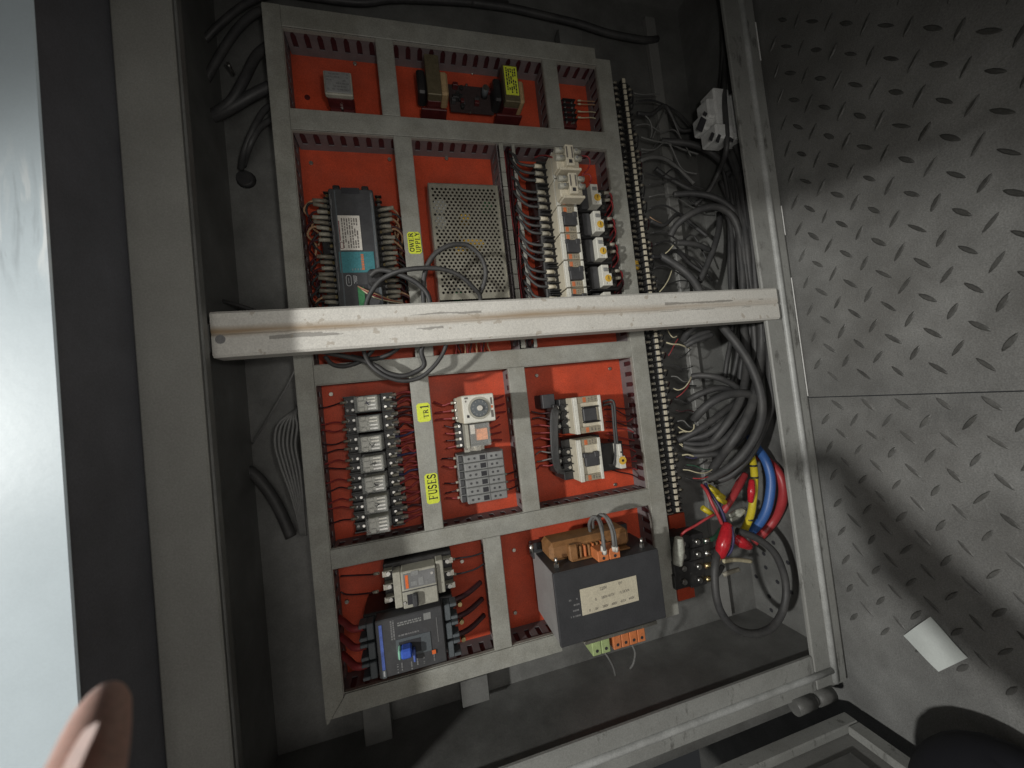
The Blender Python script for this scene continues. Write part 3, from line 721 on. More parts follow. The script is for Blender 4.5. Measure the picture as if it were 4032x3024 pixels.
pgm = B(pg[0], pg[1], pg[2], pg[3], PW + .0006, PW + .018, b=.004).build('plug', 'black_soft', t)
# terminal screws and wires on both sides
NT = 20; va, vz = q3(380, 350, .04).y, q3(430, 1225, .04).y
for side in (0, 1):
    for i in range(NT):
        v = va + (vz - va) * i / (NT - 1) - (.004 if side else 0)
        if v < vb + .004: continue
        us = (u0 - .006) if side == 0 else (u1 + .006); sg = -1 if side == 0 else 1
        screw(t, (us, v), .0030, .0342, .0385, 'steel' if i % 3 else 'brass', 'terminal_screw')
        B(us - .005, us + .005, v + .0040, v + .0049, .0342, .042).build('barrier', 'black', t)
        if (side == 0 and i in (0, 9, 10)) or (side == 1 and i < 2): continue
        r_ = random.Random(50 * side + i); dz = r_.uniform(-.004, .004)
        x1 = us + sg * r_.uniform(.017, .026)
        pts = [V3(us + sg * .001, v, .040), V3(us + sg * .012, v + dz * .3, .042), V3(x1, v + dz, .040),
               V3(x1 + sg * r_.uniform(.006, .012), v + dz - .008, .030), V3(x1 + sg * r_.uniform(.000, .006), v - r_.uniform(.014, .024), .014), V3(x1 + sg * .006, v - .03, .008)]
        wire(pts, .0017, r_.choice(['wire_dark', 'wire_dark', 'black_soft', 'wire_tan']), ('wire with pale sleeve on the left terminals of the black controller', 'wire with pale sleeve on the right terminals of the black controller')[side],
             ('wires left of the black controller', 'wires right of the black controller')[side], ferrule=(r_.choice(['sleeve', 'sleeve', 'sleeve_dim'] if side else ['sleeve_dim', 'sleeve_dim', 'sleeve']), .0030, r_.uniform(.014, .022)))
for i in range(3):
    wire(path('c3', [(640 + i * 14, 1092 + i * 10, PW + .003), (720, 1130 + i * 12, PW + .008), (800, 1160 + i * 16, PW + .006), (900, 1200 + i * 8, .055), (1010, 1230, .045)]), .0010, ('wire_tan', 'wire_red', 'wire_pale')[i],
         'thin brown wire hanging out of the controller port', 'thin wires from the controller port')
# two black loop cables over controller and supply
wire([P('c3', 745, 1010, .088)] + path('c3', [(800, 965, .092), (900, 970, .095), (1060, 1030, .10), (1150, 1090, .10), (1215, 1170, .10), (1235, 1300, .095), (1215, 1480, .085), (1160, 1620, .08)]) + path('c5', [(1080, 180, .075), (1000, 240, .07), (900, 270, .07), (780, 245, .068), (690, 190, .066), (560, 140, .06), (330, 90, .055), (180, 62, .05), (60, 66, .05)]), .0036, 'cable_black',
     'black cable from controller plug passing behind the post and hanging loop', 'cable', 'cable', n=8)
wire(path('c3', [(700, 1290, .08), (730, 1180, .084), (800, 1070, .09), (880, 1010, .096), (1000, 965, .105), (1170, 945, .108), (1340, 955, .104), (1480, 1010, .098), (1590, 1110, .09), (1640, 1180, .082), (1632, 1290, .075)]), .0034, 'cable_black', 'black cable arching low across the perforated power supply', None, 'cable', 'cable', n=8)
wire(path('c3', [(1185, 1290, .075), (1175, 1120, .085), (1195, 960, .095), (1270, 830, .10), (1390, 760, .102), (1490, 752, .10)]) + path('c4', [(310, 975, .098), (400, 1060, .095), (440, 1170, .09), (430, 1270, .085), (390, 1370, .078)]), .0036, 'cable_black', 'black cable in a tall arch over the perforated power supply', None, 'cable', 'cable', n=8)
for i, pts in enumerate(([(580, 40, .06), (600, 110, .064), (650, 190, .068), (760, 270, .07), (900, 310, .072), (1040, 285, .074), (1150, 200, .08), (1230, 90, .085), (1262, 0, .09)],
                         [(690, 10, .05), (640, 80, .052), (560, 150, .05), (430, 190, .046), (330, 175, .042), (270, 110, .04)],
                         [(900, 10, .055), (830, 70, .055), (720, 120, .05), (600, 130, .046), (480, 110, .042)])):
    wire(path('c5', pts), .0032, 'cable_black', ('black cable hanging in a round loop below the white post', 'black cable curling left just under the white post', 'black cable crossing the plate just under the white post')[i], None, 'cable', 'cable', n=8)
for i in range(9):
    r_ = random.Random(i); x = 1330 + i * 34
    wire(path('c5', [(x, -40, .03), (x + r_.uniform(-10, 14), 20, .034), (x + r_.uniform(-16, 20), 80, .03), (x + 8, 130, .022)]), .0014, ('wire_red', 'wire_dark', 'wire_tan')[i % 3], 'thin red wire dropping from the power supply into a duct', 'wires below the power supply')

# ================================================================ perforated power supply
SW = .052
a0 = P('c3', 1212, 262, SW); a1 = P('c4', 525, 470, SW); a2 = P('c4', 75, 1410, SW); a3 = P('c4', 640, 1395, SW)
u0, u1 = (a0.x + a2.x) / 2, (a1.x + a3.x) / 2; v1 = (a0.y + a1.y) / 2; v0 = (a2.y + a3.y) / 2
t = thing('power_supply', 'metal cased power supply with perforated cover beside the controller', 'power supply', ((u0 + u1) / 2, v0, 0))
b = MB(); ncol, nrow = 15, 33; mu, mvt, mvb = .0025, .006, .009
pc_ = (u1 - u0 - 2 * mu) / (ncol + .5); pr = (v1 - v0 - mvt - mvb) / nrow; rr = min(pc_, pr) * .415
for j in range(nrow):
    cy = v0 + mvb + (j + .5) * pr; off = (j % 2) * .5
    ul = u0 + mu; 
    for i in range(ncol):
        cx = u0 + mu + (i + .5 + off) * pc_; k = 8
        ring = [(cx + rr * math.cos(2 * math.pi * q / k + math.pi / 8), cy + rr * math.sin(2 * math.pi * q / k + math.pi / 8)) for q in range(k)]
        x0, x1, y0, y1 = cx - pc_ / 2, cx + pc_ / 2, cy - pr / 2, cy + pr / 2
        vs = [V3(*p, SW) for p in ring] + [V3(*p, SW - .001) for p in ring] + [V3(x1, y1, SW), V3(x0, y1, SW), V3(x0, y0, SW), V3(x1, y0, SW)]
        C0 = 16
        fs = [(0, C0, 1), (1, C0, C0 + 1, 2), (2, C0 + 1, 3), (3, C0 + 1, C0 + 2, 4), (4, C0 + 2, 5), (5, C0 + 2, C0 + 3, 6), (6, C0 + 3, 7), (7, C0 + 3, C0, 0)]
        fs += [(q, (q + 1) % 8, 8 + (q + 1) % 8, 8 + q) for q in range(8)]
        b.add(vs, fs)
    g0 = u0 + mu; g1 = u0 + mu + off * pc_; e0 = u0 + mu + (ncol + off) * pc_; e1 = u1 - mu
    for p0, p1 in ((u0, g1), (e0, u1)):
        if p1 - p0 > 1e-5: b.add([V3(p0, cy - pr / 2, SW), V3(p1, cy - pr / 2, SW), V3(p1, cy + pr / 2, SW), V3(p0, cy + pr / 2, SW)], [(0, 1, 2, 3)])
for y0, y1 in ((v0, v0 + mvb), (v1 - mvt, v1)): b.add([V3(u0, y0, SW), V3(u1, y0, SW), V3(u1, y1, SW), V3(u0, y1, SW)], [(0, 1, 2, 3)])
b.build('perforated_cover', 'zincpaint', t)
for q in ((u0 - .001, u0 - .0001, v0, v1, .0005, SW + .0002), (u1 + .0001, u1 + .0013, v0, v1, .0005, SW + .0018), (u0, u1, v1 + .0001, v1 + .001, .0005, SW), (u0, u1, v0 - .001, v0 - .0001, .0005, SW - .02)):
    B(*q).build('case_side', 'zinc', t)
B(u0 + .002, u1 - .002, v0 + .002, v1 - .002, .006, .008).build('board', 'pcb_dark', t)
r_ = random.Random(12)
for i in range(16):
    x = r_.uniform(u0 + .01, u1 - .01); y = r_.uniform(v0 + .01, v1 - .015); s_ = r_.uniform(.004, .009)
    if i % 2: MB().cyl((x, y), s_, .0082, r_.uniform(.02, .044), 14).build('capacitor', r_.choice(['black', 'slate', 'zinc']), t)
    else: B(x - s_, x + s_, y - s_ * .8, y + s_ * .8, .0082, r_.uniform(.02, .040), b=.001).build('component', r_.choice(['yellowdial', 'zinc', 'pcb', 'greybeige', 'black']), t)
for x, y, s_ in ((65, 640, .0105), (75, 772, .0095)):
    c = P('c4', x, y, SW - .002); MB().cyl((c.x, c.y), s_, .0082, SW - .0018, 18).build('capacitor', 'grey', t)
a = rect('c4', 260, 915, 430, 958, SW - .004); B(*a, .0082, SW - .003, b=.001).build('component', 'yellowdial', t)
# ================================================================ contactors with overload relays (row 2 right)
CW = .080
def contactor(label, org, group, hv=.0222, sq=True, aux=False, hu=.0175):
    """origin = centre of the base; body runs along u, one pole pitch along v"""
    t = thing('contactor', label, 'contactor', org, group); o = ORG[t.name]
    def bx(u0, u1, v0, v1, w0, w1, b=.0008): return B(o.x + u0, o.x + u1, o.y + v0, o.y + v1, w0, w1, b=b)
    bx(-.036, .036, -hv + .0004, hv - .0004, .0005, .048, .001).build('base', 'black', t)
    bx(-hu, hu, -hv + .0003, hv - .0003, .0482, CW - .006, .001).build('housing', 'cream', t)
    bx(-hu, -hu + .0068, -hv + .0003, hv - .0003, CW - .0058, CW, .0006).build('front_rib', 'white', t)
    bx(hu - .0048, hu, -hv + .0003, hv - .0003, CW - .0058, CW, .0006).build('front_rib', 'white', t)
    for s_ in (-1, 1):
        y0, y1 = (hv - .0105, hv - .0006) if s_ > 0 else (-hv + .0006, -hv + .0105)
        st = bx(-hu + .0070, hu - .0050, y0, y1, CW - .0058, CW - .0018, .0004).build('nameplate', 'khaki', t)
        B(o.x - .0072, o.x - .0018, o.y + y0 + .001, o.y + y1 - .001, CW - .0017, CW - .0014).build('orange_mark', 'orange_soft', t)
        dashes(t, 'ink_soft', o.x + .0005, o.x + hu - .0062, o.y + y0 + .0015, o.y + y1 - .0015, CW - .0017, 3, 3 + s_, .8, thick=.4)
    a = MB(); a.box(o.x - .0098, o.x + .0138, o.y - .0105, o.y + .0105, CW - .0057, CW + .002, .0012)
    if sq: a.box(o.x - .0122, o.x - .0040, o.y + .0040, o.y + .0118, CW - .0056, CW + .0026, .0012).box(o.x + .0065, o.x + .0150, o.y + .0030, o.y + .0124, CW - .0056, CW + .0028, .0012)
    a.build('actuator', 'darkgrey', t)
    for s_ in (-1, 1):
        for k in (-1, 0, 1):
            screw(t, (o.x + s_ * .0255, o.y + k * .0128), .0033, .0482, .0515, 'steel', 'terminal_screw')
        for k in (-1.5, -.5, .5, 1.5):
            bx(min(s_ * .018, s_ * .036), max(s_ * .018, s_ * .036), k * .0128 - .0010, k * .0128 + .0010, .0482, .057, .0004).build('barrier', 'black', t)
    return t
def overload(label, org, group):
    t = thing('overload_relay', label, 'overload relay', org, group); o = ORG[t.name]
    def bx(u0, u1, v0, v1, w0, w1, b=.0008): return B(o.x + u0, o.x + u1, o.y + v0, o.y + v1, w0, w1, b=b)
    bx(-.020, .034, -.0205, .0205, .0005, .054, .001).build('base', 'black', t)
    bx(-.020, -.0055, -.0195, .0195, .0542, .064, .0015).build('shoulder', 'darkgrey', t)
    f = MB(); f.box(o.x - .0050, o.x + .0085, o.y - .0180, o.y + .0180, .0542, .075, .0007).box(o.x + .0086, o.x + .0130, o.y - .0180, o.y + .0030, .0542, .075, .0006)
    f.build('front', 'white', t)
    MB().cyl((o.x + .0055, o.y - .0058), .0062, .0751, .0757, 20).build('dial_ring', 'yellowdial', t)
    MB().cyl((o.x + .0055, o.y - .0058), .0050, .0758, .0766, 18, .0046).build('dial', 'yellowdial', t)
    B(o.x + .0049, o.x + .0061, o.y - .0090, o.y - .0026, .0767, .0770).build('dial_slot', 'ink', t)
    B(o.x + .0018, o.x + .0026, o.y - .0152, o.y - .0128, .0751, .0754).build('pointer', 'ink', t)
    bx(-.0025, .0060, .0060, .0125, .0752, .0768, .0010).build('reset_button', 'grey', t)
    for k in (-1, 0, 1):
        screw(t, (o.x + .026, o.y + k * .0125), .0032, .0542, .058, 'steel', 'terminal_screw')
        MB().box(o.x - .0265, o.x - .0201, o.y + k * .0120 - .0016, o.y + k * .0120 + .0016, .050, .0535, .0005).build('link_blade', 'steel', t)
    return t
def mid(fr, x, y, w): return P(fr, x, y, w)
cy = [mid('c4', x, y, CW) for x, y in ((1122, 752), (1147, 974), (1172, 1197))]
pit = (cy[0].y - cy[2].y) / 2; cu = sum(p.x for p in cy) / 3
names = ['first contactor from top, topped by a beige contact block', 'second contactor from top, under the lower beige contact block', 'third contactor from top in the long row', 'fourth contactor from top in the long row', 'fifth contactor from top in the long row', 'lowest contactor of the long row, half behind white post']
proto = None; cons = []
for k in range(6):
    org = (cu, cy[0].y + (2 - k) * pit, 0)
    if proto is None: proto = contactor(names[0], org, 'contactors in the long row'); cons.append(proto)
    else: cons.append(copy_tree(proto, org, None, names[k]))
# beige contact blocks clipped on the two upper contactors
ab = None
for k, (fx, fy) in enumerate(((1130, 270), (1160, 500))):
    w0 = CW + .0032
    p = mid('c4', fx - 2, fy - 30, w0 + .03)
    org = Vector((p.x, p.y, w0))
    if ab is None:
        t = ab = thing('contact_block', 'upper beige clip-on contact block above the contactor row', 'contact block', org, 'beige contact blocks'); o = org
        def bx(u0, u1, v0, v1, h0, h1, b=.0008): return B(o.x + u0, o.x + u1, o.y + v0, o.y + v1, w0 + h0, w0 + h1, b=b)
        bx(-.019, .020, -.014, .021, 0, .020, .0015).build('body', 'cream', t)
        bx(-.016, .021, -.0185, -.0142, .004, .025, .0008).build('front_wing', 'cream', t)
        for y_ in (.013, .001):
            for s_ in (-1, 1):
                MB().cyl((o.y + y_, w0 + .0235), .0046, o.x + (s_ * .007 if s_ > 0 else -.022), o.x + (.022 if s_ > 0 else -.007), 10, axis=0).build('terminal_barrel', 'greybeige', t)
                MB().cyl((o.x + s_ * .0135, o.y + y_), .0022, w0 + .0278, w0 + .0288, 8).build('screw', 'grey', t)
        bx(-.0065, .0080, -.0138, .020, .0202, .0300, .001).build('slider', 'cream', t)
        for s_ in (-.0045, .0045): bx(s_ - .0012, s_ + .0012, -.002, .016, .0301, .0305, 0).build('slot', 'ink_soft', t)
        bx(-.0025, .0030, -.0105, -.0050, .0301, .0307, 0).build('plunger', 'ink', t)
    else: copy_tree(ab, org, None, 'lower beige clip-on contact block above the contactor row')
for k, pts in enumerate(([(1225, 235), (1275, 245), (1292, 290), (1270, 350), (1230, 385)], [(1225, 395), (1280, 385), (1302, 420), (1285, 470)])):
    wire(path('c4', [(x, y, .10) for x, y in pts]), .0012, 'wire_red', 'thin pink red wire curling beside the beige contact blocks', 'wires at the beige contact blocks')
wire(path('c4', [(990, 250, .09), (930, 232, .07), (880, 235, .05), (840, 250, .04)]), .0012, 'wire_red', 'thin pink red wire leading left from upper contact block')
# overload relays
oc = [mid('c4', x, y, .075) for x, y in ((1338, 548), (1362, 767), (1385, 984), (1428, 1208), (1448, 1430))]
ol = None
onm = ['topmost white fronted overload relay with amber dial', 'second overload relay from top with amber dial', 'third overload relay from top with amber dial', 'fourth overload relay from top, just above white post', 'lowest overload relay, mostly behind white post']
for k, p in enumerate(oc):
    org = (p.x - .003, p.y, 0)
    if ol is None: ol = overload(onm[0], org, 'overload relays in the long row')
    else: copy_tree(ol, org, None, onm[k])
# black feeder loops and sleeves on the left, red wires on the right
for k in range(6):
    o = Vector((cu, cy[0].y + (2 - k) * pit, 0))
    for j in (1, 0, -1):
        v = o.y + j * .0128; us = o.x - .0275; r_ = random.Random(k * 7 + j)
        pts = [V3(us, v, .0535), V3(us - .012, v, .0545), V3(us - .026, v + .002, .052), V3(us - .036 - .002 * j, v + .010, .046), V3(us - .040 - r_.uniform(0, .006), v + .026, .040), V3(us - .041 - r_.uniform(0, .006), v + .040, .030)]
        wire(pts, .0024, 'cable_black', 'thick black wire feeding the left terminals of the contactor row', 'black wires left of the contactor row', ferrule=('sleeve' if r_.random() < .7 else 'cream', .0036, .013), n=7)
    if k:
        for j in (0, 1):
            p = oc[k - 1]; v = p.y + .012 - j * .013; us = p.x + .026
            pts = [V3(us, v, .058), V3(us + .008, v, .060), V3(us + .016, v - .004, .056), V3(us + .020, v - .012, .046), V3(us + .016, v - .022, .030), V3(us + .02, v - .03, .016)]
            wire(pts, .0016, 'wire_red' if j == 0 or k < 4 else 'wire_dark', 'dark red wire looping from overload relay towards right duct', 'red wires right of the overload relays', ferrule=('sleeve', .0030, .009))
for i in range(5):
    wire(path('c4', [(846 + 9 * i, 330 + 16 * i, .040), (866 + 8 * i, 520, .044), (888 + 7 * i, 760, .046), (912 + 6 * i, 1010, .046), (935 + 5 * i, 1250, .044), (950 + 4 * i, 1400, .040)]), .0030, 'cable_black', 'black wire running down beside the contactor row', 'black wire loom left of the contactor row', n=7)
for i in range(10):
    y = 300 + i * 105; r_ = random.Random(70 + i)
    wire(path('c4', [(742, y, .020), (790, y + 20 + r_.uniform(-8, 8), .018), (850, y + 10, .022), (905, y - 10, .030)]), .0013, 'wire_dark', 'thin dark red wire from open duct to contactor row', 'red wires between open duct and contactor row')

# ================================================================ seven plug-in relays (row 3 left)
RW = .066
rc = [mid('c5', x, y, RW) for x, y in ((592, 497), (618, 648), (637, 815), (655, 978), (670, 1155), (690, 1322), (704, 1492))]
ordn = ['topmost', 'second', 'third', 'fourth', 'fifth', 'sixth', 'lowest']
ru = sum(p.x for p in rc) / 7; rv0 = rc[0].y; rp = (rc[0].y - rc[6].y) / 6
rel = None; relays7 = {}
for k in range(7):
    org = Vector((ru, rv0 - rp * k, 0)); lab = f'{ordn[k]} clear capped relay in the column of seven relays'
    if rel is None:
        t = rel = thing('relay', lab, 'relay', org, 'column of seven relays'); o = org
        def bx(u0, u1, v0, v1, w0, w1, b=.0006): return B(o.x + u0, o.x + u1, o.y + v0, o.y + v1, w0, w1, b=b)
        bx(-.036, .040, -rp * .47, rp * .47, .0005, .026, .001).build('socket', 'black', t)
        bx(-.018, .018, -rp * .46, rp * .46, .0262, .032, .001).build('socket_riser', 'black', t)
        for s_, n_ in ((-1, 2), (1, 2)):
            for c_ in range(n_):
                for j in (-1, 1):
                    uu = s_ * (.0235 + .0085 * c_); screw(t, (o.x + uu, o.y + j * rp * .23), .0024, .0262 - .004 * c_ + .0002, .030 - .004 * c_, 'steel', 'terminal_screw')
            for j in (-.46, 0, .46): bx(min(s_ * .0185, s_ * .036), max(s_ * .0185, s_ * .036), j * rp - .0008, j * rp + .0008, .0262, .034, 0).build('barrier', 'black', t)
        bx(-.0135, .0135, -.0098, .0098, .0322, RW - .010, .001).build('coil_block', 'white', t)
        c_ = MB(); hh = .0115
        c_.box(o.x - .0165, o.x + .0165, o.y - hh, o.y + hh, .0321, RW, .0012); c_.build('clear_cover', 'clear', t)
        bx(-.0105, -.0035, .0050, .0105, RW - .0098, RW - .0035, .0006).build('contact_frame', 'white', t)
        bx(-.0105, -.0035, -.0105, -.0050, RW - .0098, RW - .0035, .0006).build('contact_frame', 'white', t)
        bx(-.012, -.002, -.0042, .0042, RW - .0098, RW - .005, .0006).build('armature', 'white', t)
        for y0 in (-.0095, -.0042, .0012, .0058): bx(.0005, .0130, y0, y0 + .0036, RW - .0098, RW - .003 - abs(y0) * .2, .0006).build('spring_contact', 'steel' if y0 < 0 else 'zinc', t)
    else: t = copy_tree(rel, org, None, lab)
    sock = t; relays7[k] = (t, org)
    # red wires to both ducts
    ul_ = P('c5', 1025 + 14 * k, 500 + 160 * k, .02).x
    for j in range(4):
        r_ = random.Random(k * 5 + j); v = org.y + (.36 - .24 * j) * rp; us = org.x + (.0235 if j % 2 else .032)
        ue = U_(.012) - .004
        pts = [V3(us, v, .031 - (.004 if j % 2 == 0 else 0)), V3(us + .010, v, .030), V3(us + .018, v + r_.uniform(-.003, .003), .024), V3(us + .027, v + r_.uniform(-.005, .005), .020), V3(dGu0 if False else us + .040, v + r_.uniform(-.006, .006), .018)]
        wire(pts, .0019, r_.choice(['wire_red', 'wire_red', 'wire_dark', 'wire_violet'] if j == 1 else ['wire_red', 'wire_red', 'wire_dark']), 'thin red wire from relay column right into the label duct', 'red wires right of the relay column', ferrule=('sleeve', .0024, .010))
    for j in range(1 if k in (0, 6) else 2):
        r_ = random.Random(90 + k * 5 + j); v = org.y + (.2 - .4 * j) * rp; us = org.x - .032
        pts = [V3(us, v, .027), V3(us - .010, v, .027), V3(us - .022, v + r_.uniform(-.004, .003), .020), V3(us - .040, v + r_.uniform(-.005, .004), .015), V3(us - .052, v + r_.uniform(-.005, .004), .016)]
        wire(pts, .0012, r_.choice(['wire_red', 'wire_dark']), 'thin red wire from relay column left into the edge duct', 'red wires left of the relay column', ferrule=('sleeve_dim', .0022, .009))

for k, (t, org) in relays7.items():
    if k in (0, 2, 3, 4, 5):
        o = org; b = MB(); r_ = random.Random(40 + k)
        for q in range(3 if k != 4 else 5):
            c = V3(o.x + .003 + r_.uniform(-.002, .003), o.y + r_.uniform(-.002, .002), RW + .0003); an = r_.uniform(0, 3.14); l_ = r_.uniform(.003, .0055)
            d_ = V3(math.cos(an) * l_, math.sin(an) * l_ * .8, 0); b.tube([c - d_, c + V3(r_.uniform(-.001, .001), r_.uniform(-.001, .001), 0), c + d_], .00035, 4, 3)
        b.build('pen_scribble', 'ink' if k else 'wire_violet', t)

# ================================================================ timer, clear relay, fuse holders (row 3 middle)
TW = .098
a = rect('c6', 214, 478, 470, 655, TW)
t = thing('timer_relay', 'beige timer relay with large round dial', 'timer', ((a[0] + a[1]) / 2, (a[2] + a[3]) / 2, 0))
B(a[0] - .002, a[1] + .004, a[2] + .001, a[3] - .001, .0005, .028, b=.001).build('socket', 'greybeige', t)
B(*a, .0285, TW - .004, b=.0015).build('body', 'cream', t)
B(a[0] + .0006, a[1] - .0006, a[2] + .0006, a[3] - .0006, TW - .0039, TW, b=.0012).build('front', 'white', t)
c = P('c6', 345, 565, TW); dr_ = (a[3] - a[2]) * .40
MB().cyl((c.x, c.y), dr_, TW + .0001, TW + .0012, 40).build('dial_scale', 'greybeige', t)
MB().cyl((c.x, c.y), dr_ * .80, TW + .0013, TW + .0045, 40, dr_ * .74).build('dial', 'slate', t)
for k in range(12):
    an = 2 * math.pi * k / 12; MB().box(c.x + dr_ * .62 * math.cos(an) - .0012, c.x + dr_ * .62 * math.cos(an) + .0012, c.y + dr_ * .62 * math.sin(an) - .0006, c.y + dr_ * .62 * math.sin(an) + .0006, TW + .0046, TW + .0049, rot=an).build('dial_mark', 'grey', t)
MB().cyl((c.x, c.y), dr_ * .27, TW + .0046, TW + .0080, 20, dr_ * .22).build('knob', 'paper', t)
for x0, y0, x1, y1, m in ((422, 488, 440, 535, 'ink_soft'), (428, 580, 452, 628, 'ink_soft'), (428, 545, 445, 562, 'orange_soft'), (255, 618, 275, 636, 'ink'), (235, 490, 262, 500, 'ink_soft'), (240, 512, 252, 524, 'ink_soft')):
    q = rect('c6', x0, y0, x1, y1, TW); B(*q, TW + .0001, TW + .0003).build('lettering', m, t)
for j in range(3):
    for s_ in (-1, 1):
        v = a[2] + (a[3] - a[2]) * (.2 + .3 * j); us = a[0] - .0035 if s_ < 0 else a[1] + .002
        screw(t, (us, v), .0022, .0200, .030, 'steel', 'terminal_screw')
        r_ = random.Random(j + 10 * s_)
        pts = [V3(us, v, .030), V3(us + s_ * .008, v, .029), V3(us + s_ * .018, v + r_.uniform(-.004, .004), .022), V3(us + s_ * .032, v + r_.uniform(-.004, .006), .016)]
        wire(pts, .0015, 'wire_red', ('dark red wire from beige timer left to label duct', 'dark red wire from beige timer right to duct')[s_ > 0], ('red wires left of the timer', 'red wires right of the timer')[s_ > 0], ferrule=('sleeve', .0022, .006))
a = rect('c6', 272, 684, 436, 832, .068)
t = thing('relay', 'clear relay showing its bright orange coil, below the timer', 'relay', ((a[0] + a[1]) / 2, (a[2] + a[3]) / 2, 0))
B(a[0] - .018, a[1] + .006, a[2] - .003, a[3] + .002, .0005, .026, b=.001).build('socket', 'black', t)
B(a[0] - .006, a[0] - .0004, a[2] - .002, a[3], .0262, .060, b=.001).build('holder', 'greybeige', t)
B(a[0] + .001, a[1] - .001, a[2] + .001, a[3] - .001, .0262, .040, b=.001).build('coil_base', 'darkgrey', t)
q = rect('c6', 320, 716, 410, 790, .058); B(*q, .0402, .0605, b=.0008).build('coil', 'coil', t)
B(*a, .0264, .068, b=.0012).build('clear_cover', 'clear', t)
q = rect('c6', 276, 690, 316, 752, .0683); B(*q, .0682, .0685).build('label', 'paper', t)
for j in range(4):
    v = a[2] + (a[3] - a[2]) * (.05 + .29 * j); screw(t, (a[0] - .0115, v), .0026, .0262, .030, 'steel', 'terminal_screw')
    pts = [V3(a[0] - .013, v, .030), V3(a[0] - .022, v - .001, .026), V3(a[0] - .034, v - .003 + .002 * j, .018)]
    wire(pts, .0013, ('wire_red', 'wire_dark')[j % 2], 'dark red wire left of the orange coil relay', 'red wires left of the orange coil relay', ferrule=('sleeve', .0020, .006))
    pts = [V3(a[1] + .004, v, .026), V3(a[1] + .014, v + .001, .024), V3(a[1] + .028, v - .002 + .003 * j, .016)]
    wire(pts, .0013, 'wire_red', 'dark red wire right of the orange coil relay', 'red wires right of the orange coil relay', ferrule=('sleeve_dim', .0020, .005))
rl_ = thing('mounting_rail', 'bright zinc rail end between coil relay and fuse holders', 'rail', tuple(P('c6', 310, 865, .012)))
q = rect('c6', 236, 842, 392, 892, .012); B(q[0], q[1], q[2] - .01, q[3] + .05, .0005, .004).build('web', 'zinc', rl_)
for p_ in (q[0], q[0] + (q[1] - q[0]) * .55): B(p_, p_ + .010, q[2] - .01, q[3] + .045, .0042, .0095, b=.0006).build('flange', 'zinc', rl_)
fw = .052
f0 = mid('c6', 360, 893, fw); f1 = mid('c6', 398, 1245, fw); fl_ = mid('c6', 210, 1090, fw).x; fr_ = mid('c6', 553, 1050, fw).x
pt_ = (f0.y - f1.y) / 6; fus = None; cv = f0.y - pt_ / 2
for k in range(6):
    org = Vector(((fl_ + fr_) / 2, cv - pt_ * k, 0)); lab = f"{['top', 'second', 'third', 'fourth', 'fifth', 'bottom'][k]} of six stacked grey fuse holders"
    if fus is None:
        t = fus = thing('fuse_holder', lab, 'fuse holder', org, 'stack of six grey fuse holders'); o = org; L = (fr_ - fl_) / 2
        def bx(u0, u1, v0, v1, w0, w1, b=.0006): return B(o.x + u0, o.x + u1, o.y + v0, o.y + v1, w0, w1, b=b)
        h_ = pt_ / 2 - .0004
        bx(-L, L, -h_, h_, .0005, .034, .0008).build('base', 'grey', t)
        bx(-L + .008, L - .004, -h_, h_, .0342, fw, .0012).build('lever', 'grey', t)
        bx(-L + .001, -L + .0075, -h_ + .001, h_ - .001, .0342, .040, .001).build('end_step', 'darkgrey', t)
        bx(-.0045, .0042, -h_ + .0022, h_ - .0022, fw + .0001, fw + .0004, 0).build('slot', 'ink', t)
        for x in (-.022, -.013, .014, .022): MB().cyl((o.x + x, o.y), .0019, fw + .0001, fw + .0005, 10).build('screw_hole', 'darkgrey', t)
        B(o.x + .006, o.x + .0068, o.y - h_ + .001, o.y + h_ - .001, fw + .0001, fw + .0004).build('seam', 'darkgrey', t)
    else: copy_tree(fus, org, None, lab)
    for j in (0, 1):
        if j == 0 and k in (2,): continue
        s_ = -1 if j == 0 else 1; us = org.x + s_ * ((fr_ - fl_) / 2 - .001); r_ = random.Random(k + 30 * j)
        if j == 1 and k < 3: continue
        pts = [V3(us, org.y, .022), V3(us + s_ * .010, org.y + r_.uniform(-.002, .002), .022), V3(us + s_ * .024, org.y + r_.uniform(-.004, .004), .016)]
        wire(pts, .0013, r_.choice(['wire_red', 'wire_dark']), ('dark red wire left of the grey fuse holders', 'dark red wire right of the grey fuse holders')[j], ('red wires left of the fuse holders', 'red wires right of the fuse holders')[j], ferrule=('sleeve', .0021, .006))

# ================================================================ contactor pair (row 3 right)
k1 = mid('c6', 1140, 612, CW); k2 = mid('c6', 1155, 940, CW)
ca = contactor('upper contactor of the pair, with an I-shaped black actuator', (k1.x, k1.y, 0), 'contactor pair', hv=.030, hu=.0245, sq=False)
cb_ = contactor('lower contactor of the pair, with a square black actuator', (k2.x, k2.y, 0), 'contactor pair', hv=.034, hu=.0205, sq=True)
o = ORG[ca.name]
for y_ in (.0108, -.0135): B(o.x - .010, o.x + .017, o.y + y_, o.y + y_ + .0027, CW - .0055, CW + .003, b=.0008).build('actuator_bar', 'black', ca)
for t_, m_ in ((ca, 6), (cb_, 7)):
    o = ORG[t_.name]
    for j in range(3):
        v = o.y + (1 - j) * .0155
        B(o.x - .047, o.x - .0355, v - .006, v + .006, .004, .046, b=.001).build('side_terminal', 'black', t_)
        screw(t_, (o.x - .041, v), .0034, .0462, .0495, 'steel', 'terminal_screw')
B(o.x - .0, o.x, 0, 0, 0, 0) if False else None
q = rect('c6', 1352, 828, 1414, 1000, .074)
t = thing('overload_relay', 'narrow white overload relay with amber dial beside the contactor pair', 'overload relay', ((q[0] + q[1]) / 2, (q[2] + q[3]) / 2, 0))
B(q[0] - .028, q[1] + .008, q[2] - .004, q[3] + .002, .0005, .056, b=.001).build('base', 'black', t)
